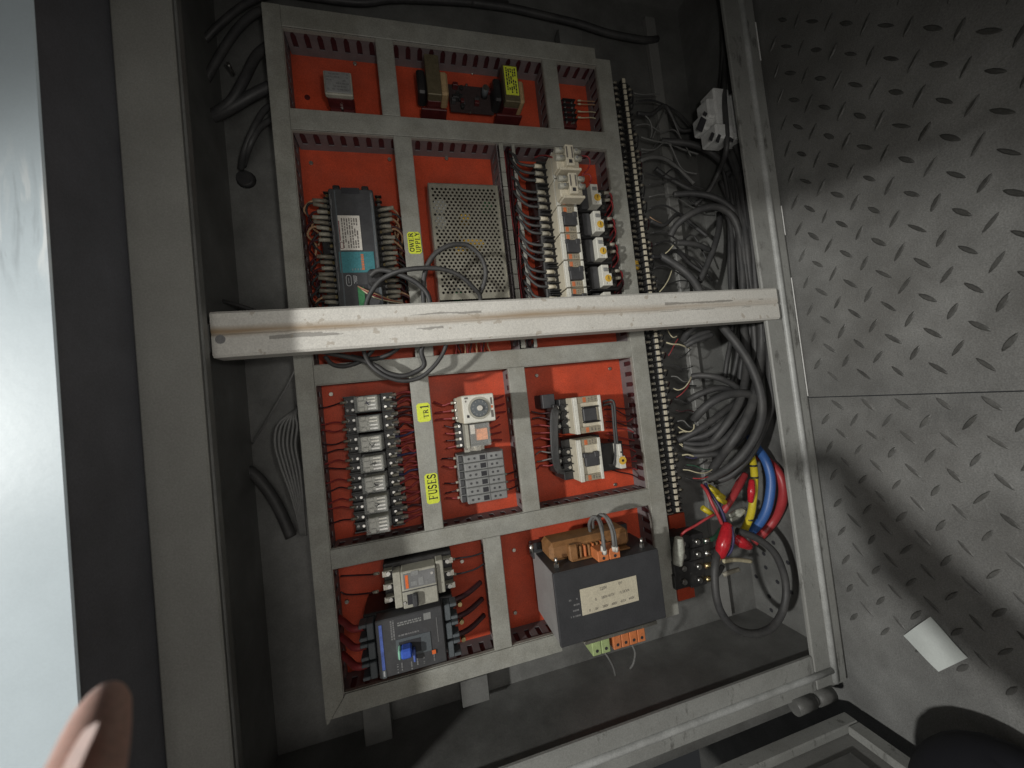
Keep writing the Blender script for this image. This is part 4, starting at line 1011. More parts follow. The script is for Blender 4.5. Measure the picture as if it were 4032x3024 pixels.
MB().box(q[0], q[0] + (q[1] - q[0]) * .55, (q[2] + q[3]) / 2, q[3], .0562, .074, .0006).box(q[0], q[1], q[2], (q[2] + q[3]) / 2 - .0002, .0562, .074, .0006).build('front', 'white', t)
c = P('c6', 1386, 946, .0745); MB().cyl((c.x, c.y), .0068, .0741, .0748, 18).build('dial_ring', 'yellowdial', t); MB().cyl((c.x, c.y), .0022, .0749, .0756, 10).build('dial_hub', 'ink', t)
q2 = rect('c6', 1368, 880, 1384, 890, .074); B(*q2, .0741, .0744).build('lettering', 'ink', t)
for j in range(5):
    pts = path('c6', [(905 + j * 6, 560 + j * 10, .052), (872 + j * 10, 600, .056), (868 + j * 10, 760, .058), (880 + j * 9, 920, .057), (905 + j * 8, 1010, .050), (960 + j * 6, 1040 - j * 10, .045)])
    wire(pts, .0026, 'cable_black', 'black wire bridging the left terminals of the contactor pair', 'black wires left of the contactor pair', n=7)
for j in range(2):
    pts = path('c6', [(1240, 520 + j * 26, .055), (1300, 508 + j * 24, .062), (1325 - j * 14, 540 + j * 20, .066), (1335 - j * 14, 700, .068), (1350 - j * 16, 880, .064), (1330 - j * 14, 975, .058), (1262, 985 - j * 20, .052)])
    wire(pts, .0022, 'cable_black', 'black wire bridging the right terminals of the contactor pair', 'black wires right of the contactor pair', n=7)
for j in range(12):
    r_ = random.Random(j); y = 540 + 44 * j
    wire(path('c6', [(1245 + 6 * j, y - 10, .03), (1330 + 3 * j, y + r_.uniform(-10, 26), .024), (1400 + 4 * j, y + r_.uniform(0, 40), .018), (1452 + 4 * j, y + r_.uniform(10, 50), .018)]), .0013, r_.choice(['wire_red', 'wire_dark']), 'thin dark red wire from contactor pair to right duct', 'red wires right of the contactor pair')
    if j < 9: wire(path('c6', [(722 + 6 * j, 590 + 52 * j, .018), (790, 595 + 50 * j + r_.uniform(-16, 10), .022), (850, 600 + 48 * j, .030), (890, 605 + 46 * j, .040)]), .0014, r_.choice(['wire_red', 'wire_dark', 'wire_dark']) if j not in (6, 7) else 'wire_grey', 'thin dark wire from duct to left side of contactor pair', 'wires left of the contactor pair')
tk = B(*rect('c6', 800, 470, 900, 560, .035), .0005, .035, b=.001)
tk.build('side_terminal', 'darkgrey', ca)
# ================================================================ row 4: grey breaker and moulded-case breaker
EW = .074
a = rect('d1', 610, 400, 1040, 640, EW); vlo = P('d1', 690, 715, EW).y; vhi = P('d1', 830, 385, EW).y
u0, u1 = P('d1', 620, 560, EW).x, P('d1', 1040, 480, EW).x
v0, v1 = (P('d1', 840, 695, EW).y), (P('d1', 830, 392, EW).y)
t = thing('earth_leakage_breaker', 'small grey breaker with orange stripe and black toggle', 'breaker', ((u0 + u1) / 2, v0, 0))
B(u0 - .014, u1 + .014, v0 + .001, v1 + .006, .0005, .046, b=.001).build('base', 'black', t)
fa, fb = P('d1', 690, 560, EW).x, P('d1', 978, 520, EW).x
B(u0, fa - .0008, v0 + .0005, v1 - .001, .0462, EW - .006, b=.001).build('shoulder', 'greybeige', t)
B(fb + .0008, u1, v0 + .008, v1 + .003, .0462, EW - .006, b=.001).build('shoulder', 'greybeige', t)
B(fa, fb, v0, v1, .0462, EW, b=.0012).build('front', 'greybeige', t)
vm = v0 + (v1 - v0) * .47
B(fa + .003, fb - .002, vm + .003, v1 - .003, EW + .0002, EW + .0008).build('nameplate', 'ink_grey', t)
B(fa + .0055, fa + .0095, vm + .004, v1 - .005, EW + .0009, EW + .0012).build('orange_stripe', 'orange', t)
for q in ((.014, .024, .020, .026), (.013, .021, .006, .012), (.0235, .0305, .005, .016), (.0325, .036, .004, .009)):
    B(fa + q[0], fa + q[1], vm + q[2], vm + q[3], EW + .0009, EW + .0012).build('lettering', 'grey', t)
B(fa, fb, vm - .0006, vm + .0006, EW + .0001, EW + .0009).build('seam', 'darkgrey', t)
B(fa + .006, fa + .018, v0 + .005, vm - .005, EW + .0002, EW + .0006).build('toggle_slot', 'ink', t)
B(fa + .013, fa + .021, v0 + .003, vm - .003, EW + .0004, EW + .009, b=.002).build('toggle', 'darkgrey', t)
for x, y in ((fb - .006, v1 - .009), (fa + .002, v0 + .009)): screw(t, (x, y), .0022, EW + .0002, EW + .0016)
for s_, uu in ((-1, u0 - .007), (1, u1 + .007)):
    for j in range(3):
        v = v0 + (v1 - v0) * (.14 + .36 * j); screw(t, (uu, v), .0036, .0462, .0515, 'steel', 'terminal_screw')
        B(uu - .006, uu + .006, v + .0060, v + .0074, .0462, .058).build('barrier', 'greybeige', t)
        B(uu - .0045 + s_ * .004, uu + .0045 + s_ * .004, v - .0045, v + .0035, .0462, .0482).build('terminal_plate', 'zinc', t)
for pts, m in (([(500, 430, .05), (440, 440, .044), (340, 445, .03), (190, 452, .022)], 'wire_dark'), ([(495, 578, .05), (420, 592, .044), (300, 604, .03), (225, 600, .022), (190, 580, .02)], 'wire_dark'),
               ([(1080, 320, .045), (1160, 305, .045), (1260, 290, .04), (1350, 262, .034)], 'ink'), ([(1090, 440, .045), (1180, 428, .045), (1290, 395, .04), (1362, 350, .034)], 'ink')):
    wire(path('d1', pts), .0013, m, 'single thin dark wire at the side of the small grey breaker', 'wires of the small grey breaker', ferrule=('sleeve', .0022, .008))
XW = .080
pu0, pu1 = P('d1', 345, 1070, XW).x, P('d1', 1160, 900, XW).x
pv0, pv1 = P('d1', 760, 1235, XW).y, P('d1', 735, 765, XW).y
t = thing('moulded_case_breaker', 'large dark moulded breaker with blue handle and blue stripe', 'breaker', ((pu0 + pu1) / 2, pv0, 0))
b0, b1 = P('d1', 500, 1060, XW).x, P('d1', 1025, 900, XW).x
B(pu0 + .004, pu1 - .004, pv0, pv1 + .001, .0005, .055, b=.0015).build('base', 'black', t)
B(b0 - .002, b1 + .002, pv0 + .0005, pv1, .0552, XW, b=.0015).build('front', 'darkgrey', t)
H_ = (pv1 - pv0)
for s_ in (0, 1):
    for j in range(3):
        y0 = pv0 + H_ * (.015 + j * .335); y1 = y0 + H_ * .285
        e0, e1 = (pu0, b0 - .0045) if s_ == 0 else (b1 + .0045, pu1)
        b = MB(); th = (e1 - e0) * .48; hh = y1 - y0
        if s_ == 0: b.box(e1 - th, e1, y0, y1, .0552, XW - .004, .001).box(e0, e1 - th - .0001, y0, y0 + hh * .22, .0552, XW - .004, .0008).box(e0, e1 - th - .0001, y1 - hh * .22, y1, .0552, XW - .004, .0008)
        else: b.box(e0, e0 + th, y0, y1, .0552, XW - .004, .001).box(e0 + th + .0001, e1, y0, y0 + hh * .2, .0552, XW - .004, .0008).box(e0 + th + .0001, e1, y1 - hh * .2, y1, .0552, XW - .004, .0008)
        b.build('terminal_cover', 'slate', t)
        cu_ = (e0 + e1 - (th if s_ == 0 else -th)) / 2; MB().cyl((cu_, (y0 + y1) / 2), .0042, .0552, .058, 12).build('terminal_bolt', 'ink', t)
        # heavy leads with brass bolts on the right, red leads on the left
        v = (y0 + y1) / 2
        if s_ == 0: wire([V3(e0 + .004, v, .058), V3(e0 - .010, v, .056), V3(e0 - .022, v + .002, .040), V3(e0 - .034, v + .003, .022)], .0048, 'wire_red', 'thick red lead on the left of the moulded breaker', 'red leads of the moulded breaker', 'lead', 'lead', n=9, ferrule=('brass', .0038, .004))
        else:
            wire([V3(e1 - .002, v + .003, .050), V3(e1 + .014, v + .004, .046), V3(e1 + .028, v + .006, .038), V3(e1 + .044, v + .008, .024)], .0040, 'wire_dark', 'thick maroon lead on the right of the moulded breaker', 'maroon leads of the moulded breaker', 'lead', 'lead', n=9)
            screw(t, (e1 + .006, v - .002), .0038, .052, .058, 'brass', 'lug_bolt')
q = P('d1', 530, 1060, XW).x
B(q - .0022, q + .0018, pv0 + .012, pv1 - .006, XW + .0001, XW + .0006).build('blue_stripe', 'bluestripe', t)
B(q - .0028, q + .0026, pv0 + .001, pv0 + .0118, XW + .0001, XW + .0008).build('badge', 'slate', t)
dashes(t, 'ink_white', q - .0014, q + .0012, pv0 + .002, pv0 + .011, XW + .0009, 1, 2, .9, thick=.8)
hb = rect('d1', 640, 990, 935, 1040, XW); hv_ = (hb[2] + hb[3]) / 2
B(hb[0], hb[1], hv_ - .013, hv_ + .013, XW + .0001, XW + .0010, b=.0004).build('handle_plate', 'slate', t)
B(hb[0] + .004, hb[1] - .014, hv_ - .009, hv_ + .009, XW + .0011, XW + .0016).build('handle_slot', 'ink', t)
hd = B(hb[0] + .0065, hb[0] + .021, hv_ - .0065, hv_ + .0065, XW + .0012, XW + .018, b=.0022).build('handle', 'blue', t)
B(hb[0] + .0028, hb[0] + .0064, hv_ - .0062, hv_ + .0062, XW + .0012, XW + .017, b=.0016).build('handle_tip', 'mint', hd)
B(hb[0] + .0215, hb[0] + .0250, hv_ - .018, hv_ - .001, XW + .0012, XW + .010, b=.0012).build('handle_guard', 'bluestripe', t)
c = P('d1', 952, 1066, XW); B(c.x - .0027, c.x + .0027, c.y - .0028, c.y + .0028, XW + .0012, XW + .0022, b=.0004).build('test_button', 'orange', t)
c = P('d1', 895, 778, XW); B(c.x - .0050, c.x + .0050, c.y - .0045, c.y + .0045, XW + .0001, XW + .0004).build('sticker', 'grey', t)
g = rect('d1', 645, 775, 850, 830, XW); dashes(t, 'grey', g[0], g[1], hv_ + .030, hv_ + .036, XW + .0002, 2, 6, .9, vertical=False, thick=.6)
dashes(t, 'ink_grey', g[0], g[1], hv_ + .016, hv_ + .019, XW + .0002, 1, 7, .9, vertical=False, thick=.7)
g = P('d1', 612, 890, XW); dashes(t, 'ink_grey', g.x - .003, g.x + .003, hv_ + .014, hv_ + .040, XW + .0002, 2, 7, .95, thick=.7)
for i, x in enumerate((655, 690, 770, 820, 875, 960)):
    g = P('d1', x, 1170, XW).x; dashes(t, 'ink_grey', g - .0012, g + .0012, pv0 + .003 + .002 * (i % 2), hv_ - .019, XW + .0002, 1, 20 + i, .75, thick=.8)
g = P('d1', 980, 900, XW).x; B(g - .0004, g + .0004, hv_ - .004, hv_ + .030, XW + .0002, XW + .0004).build('print_line', 'ink_grey', t)

# ================================================================ big transformer
FW = .112
p0 = P('d2', 535, 605, FW); p1 = P('d2', 1355, 420, FW); p2 = P('d2', 610, 1180, FW); p3 = P('d2', 1410, 940, FW)
u0, u1 = (p0.x + p2.x) / 2, (p1.x + p3.x) / 2; v1, v0 = (p0.y + p1.y) / 2, (p2.y + p3.y) / 2
t = thing('transformer', 'large black boxed transformer with cream rating label and orange windings', 'transformer', ((u0 + u1) / 2, v0, 0))
B(u0 + .001, u1 - .001, v0 + .001, v1 - .001, .006, FW - .0065, b=.001).build('core', 'side_sheet', t)
B(u0, u1, v0, v1, FW - .006, FW, b=.0012).build('front_plate', 'trafo', t)
B(u0 + .001, u1 - .001, v1 - .0008, v1 + .0008, .030, FW - .0005).build('top_plate', 'trafo', t)
B(u0 - .002, u1 + .002, v1 - .012, v1 + .014, .004, .020, b=.001).build('mounting_flange', 'trafo', t)
wn = rect('d2', 480, 270, 1120, 440, .080)
wu0, wu1 = P('d2', 500, 400, .07).x, P('d2', 1110, 330, .07).x
B(wu0, wu1, v1 + .001, v1 + .030, .034, .080, b=.006).build('winding', 'winding', t)
B(wu0 + .028, wu0 + .042, v1 + .001, v1 + .026, .0802, .0905, b=.002).build('bobbin_tab', 'winding', t)
for k in range(6): B(wu0 + .046 + k * .0072, wu0 + .0495 + k * .0072, v1 + .001, v1 + .021, .0802, .0885, b=.001).build('bobbin_rib', 'terminal_orange' if k % 2 else 'winding', t)
B(wu0 + .030, wu1 - .008, v1 + .0012, v1 + .004, .080, .092, b=.001).build('bobbin_flange', 'winding', t)
for x, y in ((570, 575), (1222, 410)):
    c = P('d2', x, y, FW - .02); MB().cyl((c.x, FW - .018), .0042, v1 + .001, v1 + .006, 6, axis=1, smooth=False).cyl((c.x, FW - .018), .0026, v1 + .006, v1 + .015, 10, axis=1).build('stud', 'steel', t)
c = P('d2', 372, 380, .05); MB().cyl((c.x + .004, .035), .0040, v1 + .006, v1 + .02, 10, axis=1).build('stud', 'steel', t)
te = rect('d2', 882, 430, 1075, 545, FW + .001)
for k in range(2):
    x0 = te[0] + (te[1] - te[0]) * k / 2; x1 = x0 + (te[1] - te[0]) / 2 - .0008
    tm = B(x0, x1, v1 + .0015, v1 + .018, FW - .024, FW + .001, b=.0012).build('terminal', 'terminal_orange', t)
    for q in (.30, .72): MB().cyl(((x0 + x1) / 2, v1 + .018 * q + .001), .0024, FW + .0009, FW + .0014, 10).build('wire_hole', 'ink', tm)
tt = thing('label', 'x', 'x') if False else None
cs = [P('d2', *q, FW) for q in ((748, 720), (1180, 617), (1200, 808), (765, 925))]
lu0, lu1 = (cs[0].x + cs[3].x) / 2, (cs[1].x + cs[2].x) / 2; lv1, lv0 = (cs[0].y + cs[1].y) / 2, (cs[2].y + cs[3].y) / 2
lab = B(lu0, lu1, lv0, lv1, FW + .0002, FW + .0007, b=.0002).build('rating_label', 'oldpaper', t)
LU, LV = lu1 - lu0, lv1 - lv0
for s_, x, y, z in (('220V', .40, .83, .0065), ('0V', .70, .86, .0065), ('0', .25, .48, .0058), ('380V-415V', .46, .49, .0058), ('/ 0.5KVA', .75, .50, .0058),
                    ('0', .13, .13, .0055), ('0V', .25, .13, .0055), ('380V', .40, .14, .0055), ('400V', .56, .14, .0055), ('415V', .72, .15, .0055), ('440V', .87, .17, .0055)):
    text(s_, 'ink_soft', lab, (lu0 + LU * x, lv0 + LV * y, FW + .0008), z, rot=2, sx=.85)
dashes(t, 'ink_grey', u0 + .020, u0 + .036, lv0 - .002, lv0 + .030, FW + .0001, 4, 3, .6, vertical=False, thick=.3)
B(lu0 - .002, u1 - .018, v0 - .0052, v0 - .0002, FW - .020, FW + .001, b=.0008).build('clamp_bar', 'zinc', t)
gq = rect('d2', 826, 1085, 985, 1225, .10); oq = rect('d2', 988, 1050, 1258, 1180, .10)
for nm, q, n_, m in (('earth_terminal', gq, 2, 'terminal_green'), ('terminal', oq, 4, 'terminal_orange')):
    for k in range(n_):
        x0 = q[0] + (q[1] - q[0]) * k / n_; x1 = q[0] + (q[1] - q[0]) * (k + 1) / n_ - .0006
        tm = B(x0, x1, v0 - .031, v0 - .006, .060, .104, b=.0012).build(nm, m, t)
        MB().cyl(((x0 + x1) / 2, v0 - .024), .0024, .1039, .1044, 10).build('wire_hole', 'ink', tm)
for pts in ([(940, 1210, .085), (975, 1260, .085), (1005, 1320, .078), (1022, 1385, .066)], [(1150, 1150, .085), (1172, 1210, .085), (1160, 1290, .078), (1135, 1330, .068)]):
    wire(path('d2', pts), .0018, 'wire_grey', 'short grey wire hanging below the transformer terminals', 'grey wires below the transformer')
for k, pts in enumerate(([(830, 290, .06), (820, 220, .075), (850, 165, .088), (890, 190, .10), (920, 290, .114), (935, 400, .117), (940, 450, .113)], [(870, 190, .075), (905, 150, .09), (950, 175, .10), (990, 260, .112), (1005, 350, .117), (1012, 425, .113)],
              [(850, 250, .065), (850, 190, .082), (885, 170, .094), (915, 230, .106), (925, 340, .114), (925, 430, .113)], [(890, 180, .08), (930, 150, .092), (975, 190, .104), (1010, 280, .113), (1022, 360, .116), (1028, 430, .113)])):
    o = wire(path('d2', pts), .0026, 'wire_grey', 'thick grey wire arching into the upper orange transformer terminals', 'grey wires above the transformer', n=8)
    e = P('d2', *pts[-1]); d_ = P('d2', *pts[-2]); MB().tube([e, e + (d_ - e).normalized() * .008], .0034, 8).build('ferrule', 'paper', o)

# ================================================================ yellow stickers on ducts
def sticker(label, u0, u1, v0, v1, words, w=DH + .0024):
    t = thing('sticker', label, 'sticker', ((u0 + u1) / 2, (v0 + v1) / 2, w))
    c = .003; pl_ = [(u0 + c, v0), (u1 - c, v0), (u1, v0 + c), (u1, v1 - c), (u1 - c, v1), (u0 + c, v1), (u0, v1 - c), (u0, v0 + c)]
    MB().prism(pl_, w - .0002, w + .0003).build('backing', 'yellow', t)
    for s_, fu, fv, z, ln in words: serif(s_, 'ink', t, (u0 + (u1 - u0) * fu, v0 + (v1 - v0) * fv, w + .0004), z * (u1 - u0), ln * (v1 - v0))
eu0, eu1 = dE and (ORG[dE.name].x - .0125), ORG[dE.name].x + .0125
a = rect('c3', 1040, 655, 1165, 832, DH)
sticker('yellow sticker lettered in two lines beside the power supply', a[0], a[1], a[2], a[3], [('OWER', .27, .52, .34, .88), ('UPPLY', .75, .52, .34, .94)])
a = rect('c5', 1012, 498, 1136, 638, DH)
sticker('yellow TR1 sticker on a duct beside the timer', a[0], a[1], a[2], a[3], [('TR', .66, .42, .36, .46), ('1', .58, .80, .62, .28)])
a = rect('c5', 1078, 1072, 1208, 1300, DH)
sticker('yellow FUSES sticker on a duct beside the fuse holders', a[0], a[1], a[2], a[3], [('FUSES', .52, .56, .66, .86)])

# ================================================================ long terminal strip right of the plate
m0 = P('d3', 172, 175, .034); m1 = P('d5', 318, 590, .034)
su = (m0.x + m1.x) / 2 ; sv0, sv1 = m1.y, m0.y; NTm = 74; tp = (sv1 - sv0) / NTm
t = thing('terminal_strip', 'long black terminal strip with cream number tags along right duct', 'terminal strip', (su, sv0, 0))
B(su - .012, su + .012, sv0 - .012, sv1 + .012, -.012, .0035, b=.001).build('rail', 'zinc', t)
base = None
for k in range(NTm):
    v = sv0 + tp * (k + .5)
    if base is None:
        b = MB(); b.box(su - .017, su + .017, v - tp / 2 + .0003, v + tp / 2 - .0003, .0038, .022, .0006)
        b.box(su - .016, su + .016, v - tp / 2 + .0004, v - tp / 2 + .0014, .0222, .029).box(su - .0042, su + .0042, v - tp / 2 + .0016, v + tp / 2 - .0006, .0222, .0318, .0005)
        base = b.build('terminal', 'black', t); by = v
        mk = B(su - .0030, su + .0030, v - tp / 2 + .0022, v + tp / 2 - .0014, .0319, .0345, b=.0003).build('number_tag', 'cream', base)
        kids = [mk] + [MB().cyl((su + s_ * .0105, v), .0032, .0222, .0262, 8, .0027).build('screw', 'steel', base) for s_ in (-1, 1)]
    else:
        o = base.copy(); COL.objects.link(o); o.parent = t; o.location = (0, v - by, 0); ORG[o.name] = ORG[t.name]
        for ch in kids:
            c = ch.copy(); COL.objects.link(c); c.parent = o
    r_ = random.Random(300 + k)
    if r_.random() < .80:
        us = su - .0125; pts = [V3(us, v, .0275), V3(us - .007, v, .0275), V3(us - .014, v, .022), V3(us - .018, v, .012)]
        wire(pts, .0013, r_.choice(['black_soft', 'wire_dark', 'wire_grey']), 'short wire end with pale sleeve left of the terminal strip', 'wire ends left of the terminal strip', ferrule=(('sleeve' if v < .18 else 'sleeve_dim'), .0024, .0065), sub=3)
    if r_.random() < .5:
        us = su + .0120; pts = [V3(us, v, .0275), V3(us + .007, v, .028), V3(us + .014, v - .003, .02), V3(us + .020, v - .010, .006)]
        wire(pts, .0013, r_.choice(['black_soft', 'wire_grey', 'black_soft', 'wire_dark']), 'short wire end right of the terminal strip', 'wire ends right of the terminal strip', ferrule=('sleeve_dim', .0022, .006), sub=3)
c = P('d3', 258, 1395, .025); tag(B(c.x - .004, c.x + .004, c.y - .010, c.y + .010, .010, .028, b=.001).build('wire_marker', 'yellowdial', None, org=tuple(c)), 'small yellow marker clip left of the terminal strip', 'marker')

# ================================================================ black cables at the right
def cab_(fr, pts, r, label, m='cable_black', group=None, name='cable', n=9): return wire(path(fr, pts), r, m, label, group, 'cable', name, n=n)
CG = 'black cables bundled in the cabinet bottom'
cab_('d3', [(845, -330, .03), (850, -120, .03), (838, 80, .05), (832, 290, .088), (842, 440, .092), (850, 580, .092), (838, 680, .08), (800, 780, .04), (735, 910, .02), (640, 1010, .0)], .0048, 'black cable hanging over the white plugs and curving left')
cab_('d3', [(818, -330, .02), (825, 0, .02), (808, 250, .02)], .004, 'thin black cable running up from the white plugs')
cab_('d3', [(420, 590, .0), (500, 595, .01), (620, 610, .02), (740, 660, .03), (840, 760, .04), (900, 900, .05), (930, 1080, .055), (950, 1300, .06), (965, 1600, .06)], .0066, 'black cable leaving terminal strip high, bending down into bundle')
cab_('d3', [(385, 770, .0), (450, 820, .0), (540, 870, .01), (640, 920, .015), (740, 960, .02), (830, 1040, .03), (880, 1180, .04), (890, 1600, .05)], .0046, 'thin black cable sloping from terminal strip into bundle')
cab_('d3', [(500, 940, .02), (600, 932, .03), (700, 940, .04), (790, 968, .05), (870, 1020, .055), (930, 1110, .06), (985, 1300, .062), (1010, 1600, .062)], .0058, 'black cable arching from upper terminal strip, upper of two arches')
cab_('d3', [(480, 1210, .02), (520, 1140, .03), (600, 1075, .045), (700, 1030, .055), (790, 1022, .06), (870, 1065, .064), (920, 1150, .066), (945, 1300, .066), (955, 1600, .066)], .0066, 'black cable arching from terminal strip, lower of two arches')
cab_('d3', [(860, 640, .03), (905, 760, .04), (945, 880, .05), (975, 1050, .055), (1010, 1250, .06), (1045, 1600, .06)], .0075, 'thick black cable running along cabinet bottom beside the frame')
cab_('d3', [(520, 1255, .04), (600, 1258, .045), (670, 1272, .045), (732, 1300, .04)], .0052, 'short cut black cable end pointing right above white post')
cab_('d3', [(415, 1335, .02), (480, 1375, .03), (560, 1430, .045), (630, 1500, .05), (690, 1600, .05)], .0072, 'thick black cable sloping down behind the white post')
cab_('d3', [(800, 1060, .02), (800, 1150, .03), (770, 1270, .04), (720, 1400, .04), (670, 1510, .035)], .0058, 'black cable curving left down to the white post')
for i in range(7):
    x = 850 + i * 28
    cab_('d3', [(x - 20, 760 + 30 * (i % 3), -.01 + .006 * (i % 3)), (x + 10, 950, .01 + .008 * (i % 3)), (x + 22, 1200, .025 + .006 * (i % 2)), (x + 20, 1420, .03), (x + 30, 1620, .03)], .0048 + .0008 * (i % 3), 'black cable running down in the bundle above white post', group='upper black bundle')
rr_ = random.Random(8)
for i in range(9):
    x = 900 + i * 17 + rr_.uniform(-8, 8); y0 = 600 + rr_.uniform(0, 260)
    cab_('d3', [(x - 60 + rr_.uniform(-30, 20), y0, .02), (x - 15, y0 + 160, .045), (x + 15, 1050, .06 + .004 * (i % 3)), (x + 40, 1300, .066 + .004 * (i % 3)), (x + 70, 1620, .066)], .0050 + .001 * (i % 3), 'black cable close to the frame in the upper bundle', group='cables close to the frame')
for i in range(16):
    a_ = rr_.uniform(230, 330) + i * 8; y0 = 330 + i * 78
    wire(path('d3', [(a_ * .5 + 110 + i * 5, y0, .026), (a_ + 60, y0 + rr_.uniform(-25, 30), .022), (a_ + 150, y0 + rr_.uniform(-50, 60), .01), (a_ + 240, y0 + rr_.uniform(20, 140), .0), (a_ + 340, y0 + rr_.uniform(80, 240), .01)]), rr_.choice([.0013, .0018, .0028, .004]), rr_.choice(['cable_black', 'black_soft', 'wire_grey', 'cable_black']), 'loose dark wire in the tangle right of the upper strip', 'loose wires right of the upper strip')
for i in range(14):
    y0 = 320 + i * 92; x = 450 + i * 13
    wire(path('d4', [(x, y0, .026), (x + 50, y0 + rr_.uniform(-20, 20), .03), (x + 110, y0 + rr_.uniform(-20, 50), .03), (x + 190, y0 + rr_.uniform(-60, 50), .024)]), rr_.choice([.0010, .0013, .0016]), rr_.choice(['black_soft', 'wire_grey', 'black_soft', 'wire_dark', 'wire_pale']), 'thin wire joining cable fan to the lower strip', 'thin wires at the lower strip')
LW = [([(560, 1210, .03), (700, 1140, .05), (850, 1040, .06), (1000, 930, .06), (1110, 850, .055), (1180, 700, .045), (1190, 450, .04), (1170, 200, .035)], .0062),
      ([(620, 1200, .03), (780, 1170, .05), (930, 1060, .065), (1060, 940, .066), (1150, 800, .06), (1215, 600, .05), (1230, 400, .045), (1220, 200, .04)], .0062),
      ([(600, 1260, .03), (720, 1290, .045), (860, 1260, .06), (1000, 1140, .07), (1110, 980, .07), (1180, 820, .066), (1260, 560, .055), (1270, 200, .05)], .0064),
      ([(690, 1040, .04), (740, 980, .055), (830, 900, .07), (940, 845, .078), (1060, 825, .08), (1190, 845, .078)], .0078),
      ([(670, 690, .03), (740, 680, .04), (850, 690, .055), (950, 725, .06), (1040, 780, .062), (1120, 850, .06), (1180, 960, .055)], .0058),
      ([(650, 880, .03), (720, 840, .045), (820, 800, .055), (900, 785, .06), (980, 800, .06), (1060, 850, .055)], .0060),
      ([(760, 1300, .03), (860, 1200, .06), (960, 1070, .075), (1040, 940, .078), (1090, 800, .074), (1120, 600, .06), (1090, 200, .04)], .0070),
      ([(840, 1450, .03), (900, 1360, .05), (990, 1240, .075), (1080, 1100, .086), (1150, 960, .088), (1190, 800, .082), (1240, 500, .07), (1240, 200, .06)], .0080),
      ([(800, 1530, .03), (900, 1480, .05), (1030, 1390, .075), (1140, 1260, .088), (1215, 1110, .094), (1245, 950, .095), (1215, 760, .092), (1130, 560, .085), (1020, 400, .075), (930, 290, .06), (890, 230, .05)], .0080),
      ([(850, 1550, .02), (1000, 1490, .045), (1150, 1330, .07), (1230, 1180, .08), (1300, 1010, .08), (1330, 900, .076), (1310, 700, .07), (1300, 450, .062), (1290, 200, .055)], .0062),
      ([(620, 1220, .02), (760, 1200, .035), (900, 1130, .045), (1040, 1000, .05), (1120, 870, .05)], .0050),
      ([(640, 1340, .02), (780, 1330, .04), (930, 1300, .05), (1080, 1180, .06), (1160, 1020, .062), (1190, 880, .06)], .0058),
      ([(600, 1230, .03), (690, 1240, .04), (800, 1230, .05), (920, 1160, .058), (1000, 1060, .06)], .0050),
      ([(600, 400, .03), (640, 330, .045), (700, 280, .055), (780, 240, .06), (860, 230, .06)], .0068),
      ([(620, 440, .03), (690, 400, .04), (770, 370, .045), (830, 350, .045)], .0058), ([(600, 420, .03), (680, 370, .04), (760, 335, .045), (810, 320, .045)], .0052),
      ([(940, 700, .0), (960, 560, .005), (990, 400, .005), (1010, 200, .0)], .0050), ([(990, 760, .0), (1030, 600, .01), (1060, 420, .01), (1070, 200, .01)], .0050),
      ([(1120, 450, .03), (1150, 330, .03), (1160, 200, .03)], .0056), ([(1060, 800, .02), (1075, 600, .03), (1120, 430, .035), (1140, 200, .035)], .0056)]
LN = ['shortest black cable of the fan reaching the strip', 'black cable in fan, next above the shortest', 'black cable sweeping from the middle of the fan', 'thick black cable hooking over the top of the fan', 'black cable with split pale wires, uppermost hook below post',
      'black cable hooking second below the post', 'thick black cable rising steeply through the fan', 'thick black cable second from outside of the fan', 'outermost thick black cable sweeping round the fan', 'black cable hugging the frame outside the fan']
for i, (pts, r) in enumerate(LW):
    o = cab_('d4', pts, r, LN[i] if i < len(LN) else 'black cable partly hidden inside the cable fan below post', group=None if i < len(LN) else 'inner black cables below the post')
def thin(fr, pts, m, label, r=.0011): wire(path(fr, pts), r, m, label)
thin('d4', [(668, 690, .03), (650, 730, .036), (610, 780, .036), (560, 800, .032), (520, 785, .026)], 'wire_pale', 'pale yellow wire split from uppermost hooked cable')
thin('d4', [(665, 700, .03), (640, 770, .034), (590, 830, .034), (545, 860, .026)], 'wire_red', 'red brown wire split from uppermost hooked cable')
thin('d4', [(690, 1080, .05), (685, 1120, .05), (650, 1140, .048), (600, 1128, .04), (560, 1100, .03)], 'wire_pale', 'pale yellow wire hooked beside the thick hooked cable')
thin('d4', [(750, 1295, .03), (700, 1308, .035), (640, 1295, .035), (590, 1255, .03), (570, 1240, .026)], 'wire_pale', 'pale yellow wire above the red violet wire at strip')
thin('d4', [(755, 1300, .03), (730, 1340, .034), (680, 1358, .034), (620, 1345, .028)], 'wire_violet', 'violet wire curling back to the terminal strip')
thin('d4', [(850, 1440, .035), (790, 1475, .04), (720, 1475, .04), (650, 1455, .034), (600, 1450, .026)], 'wire_pale', 'lowest pale yellow wire at the terminal strip')
thin('d4', [(850, 1445, .03), (780, 1450, .034), (700, 1420, .034), (630, 1410, .028)], 'wire_green', 'dark green wire beside the lowest pale wire')
thin('d4', [(855, 1465, .03), (810, 1505, .036), (740, 1522, .036), (680, 1520, .03)], 'cable_red', 'red wire under the lowest pale wire at strip')
thin('d4', [(560, 380, .03), (530, 430, .03), (500, 490, .03), (480, 520, .026)], 'wire_red', 'red wire just under the post beside the strip')
thin('d4', [(550, 360, .03), (520, 370, .03), (490, 340, .028), (465, 290, .026)], 'wire_pale', 'dull yellow wire just under the post beside strip')
thin('d4', [(850, 1570, .03), (920, 1582, .036), (1000, 1560, .036), (1060, 1500, .034), (1080, 1470, .03)], 'wire_grey', 'thin grey wire below the cable fan')
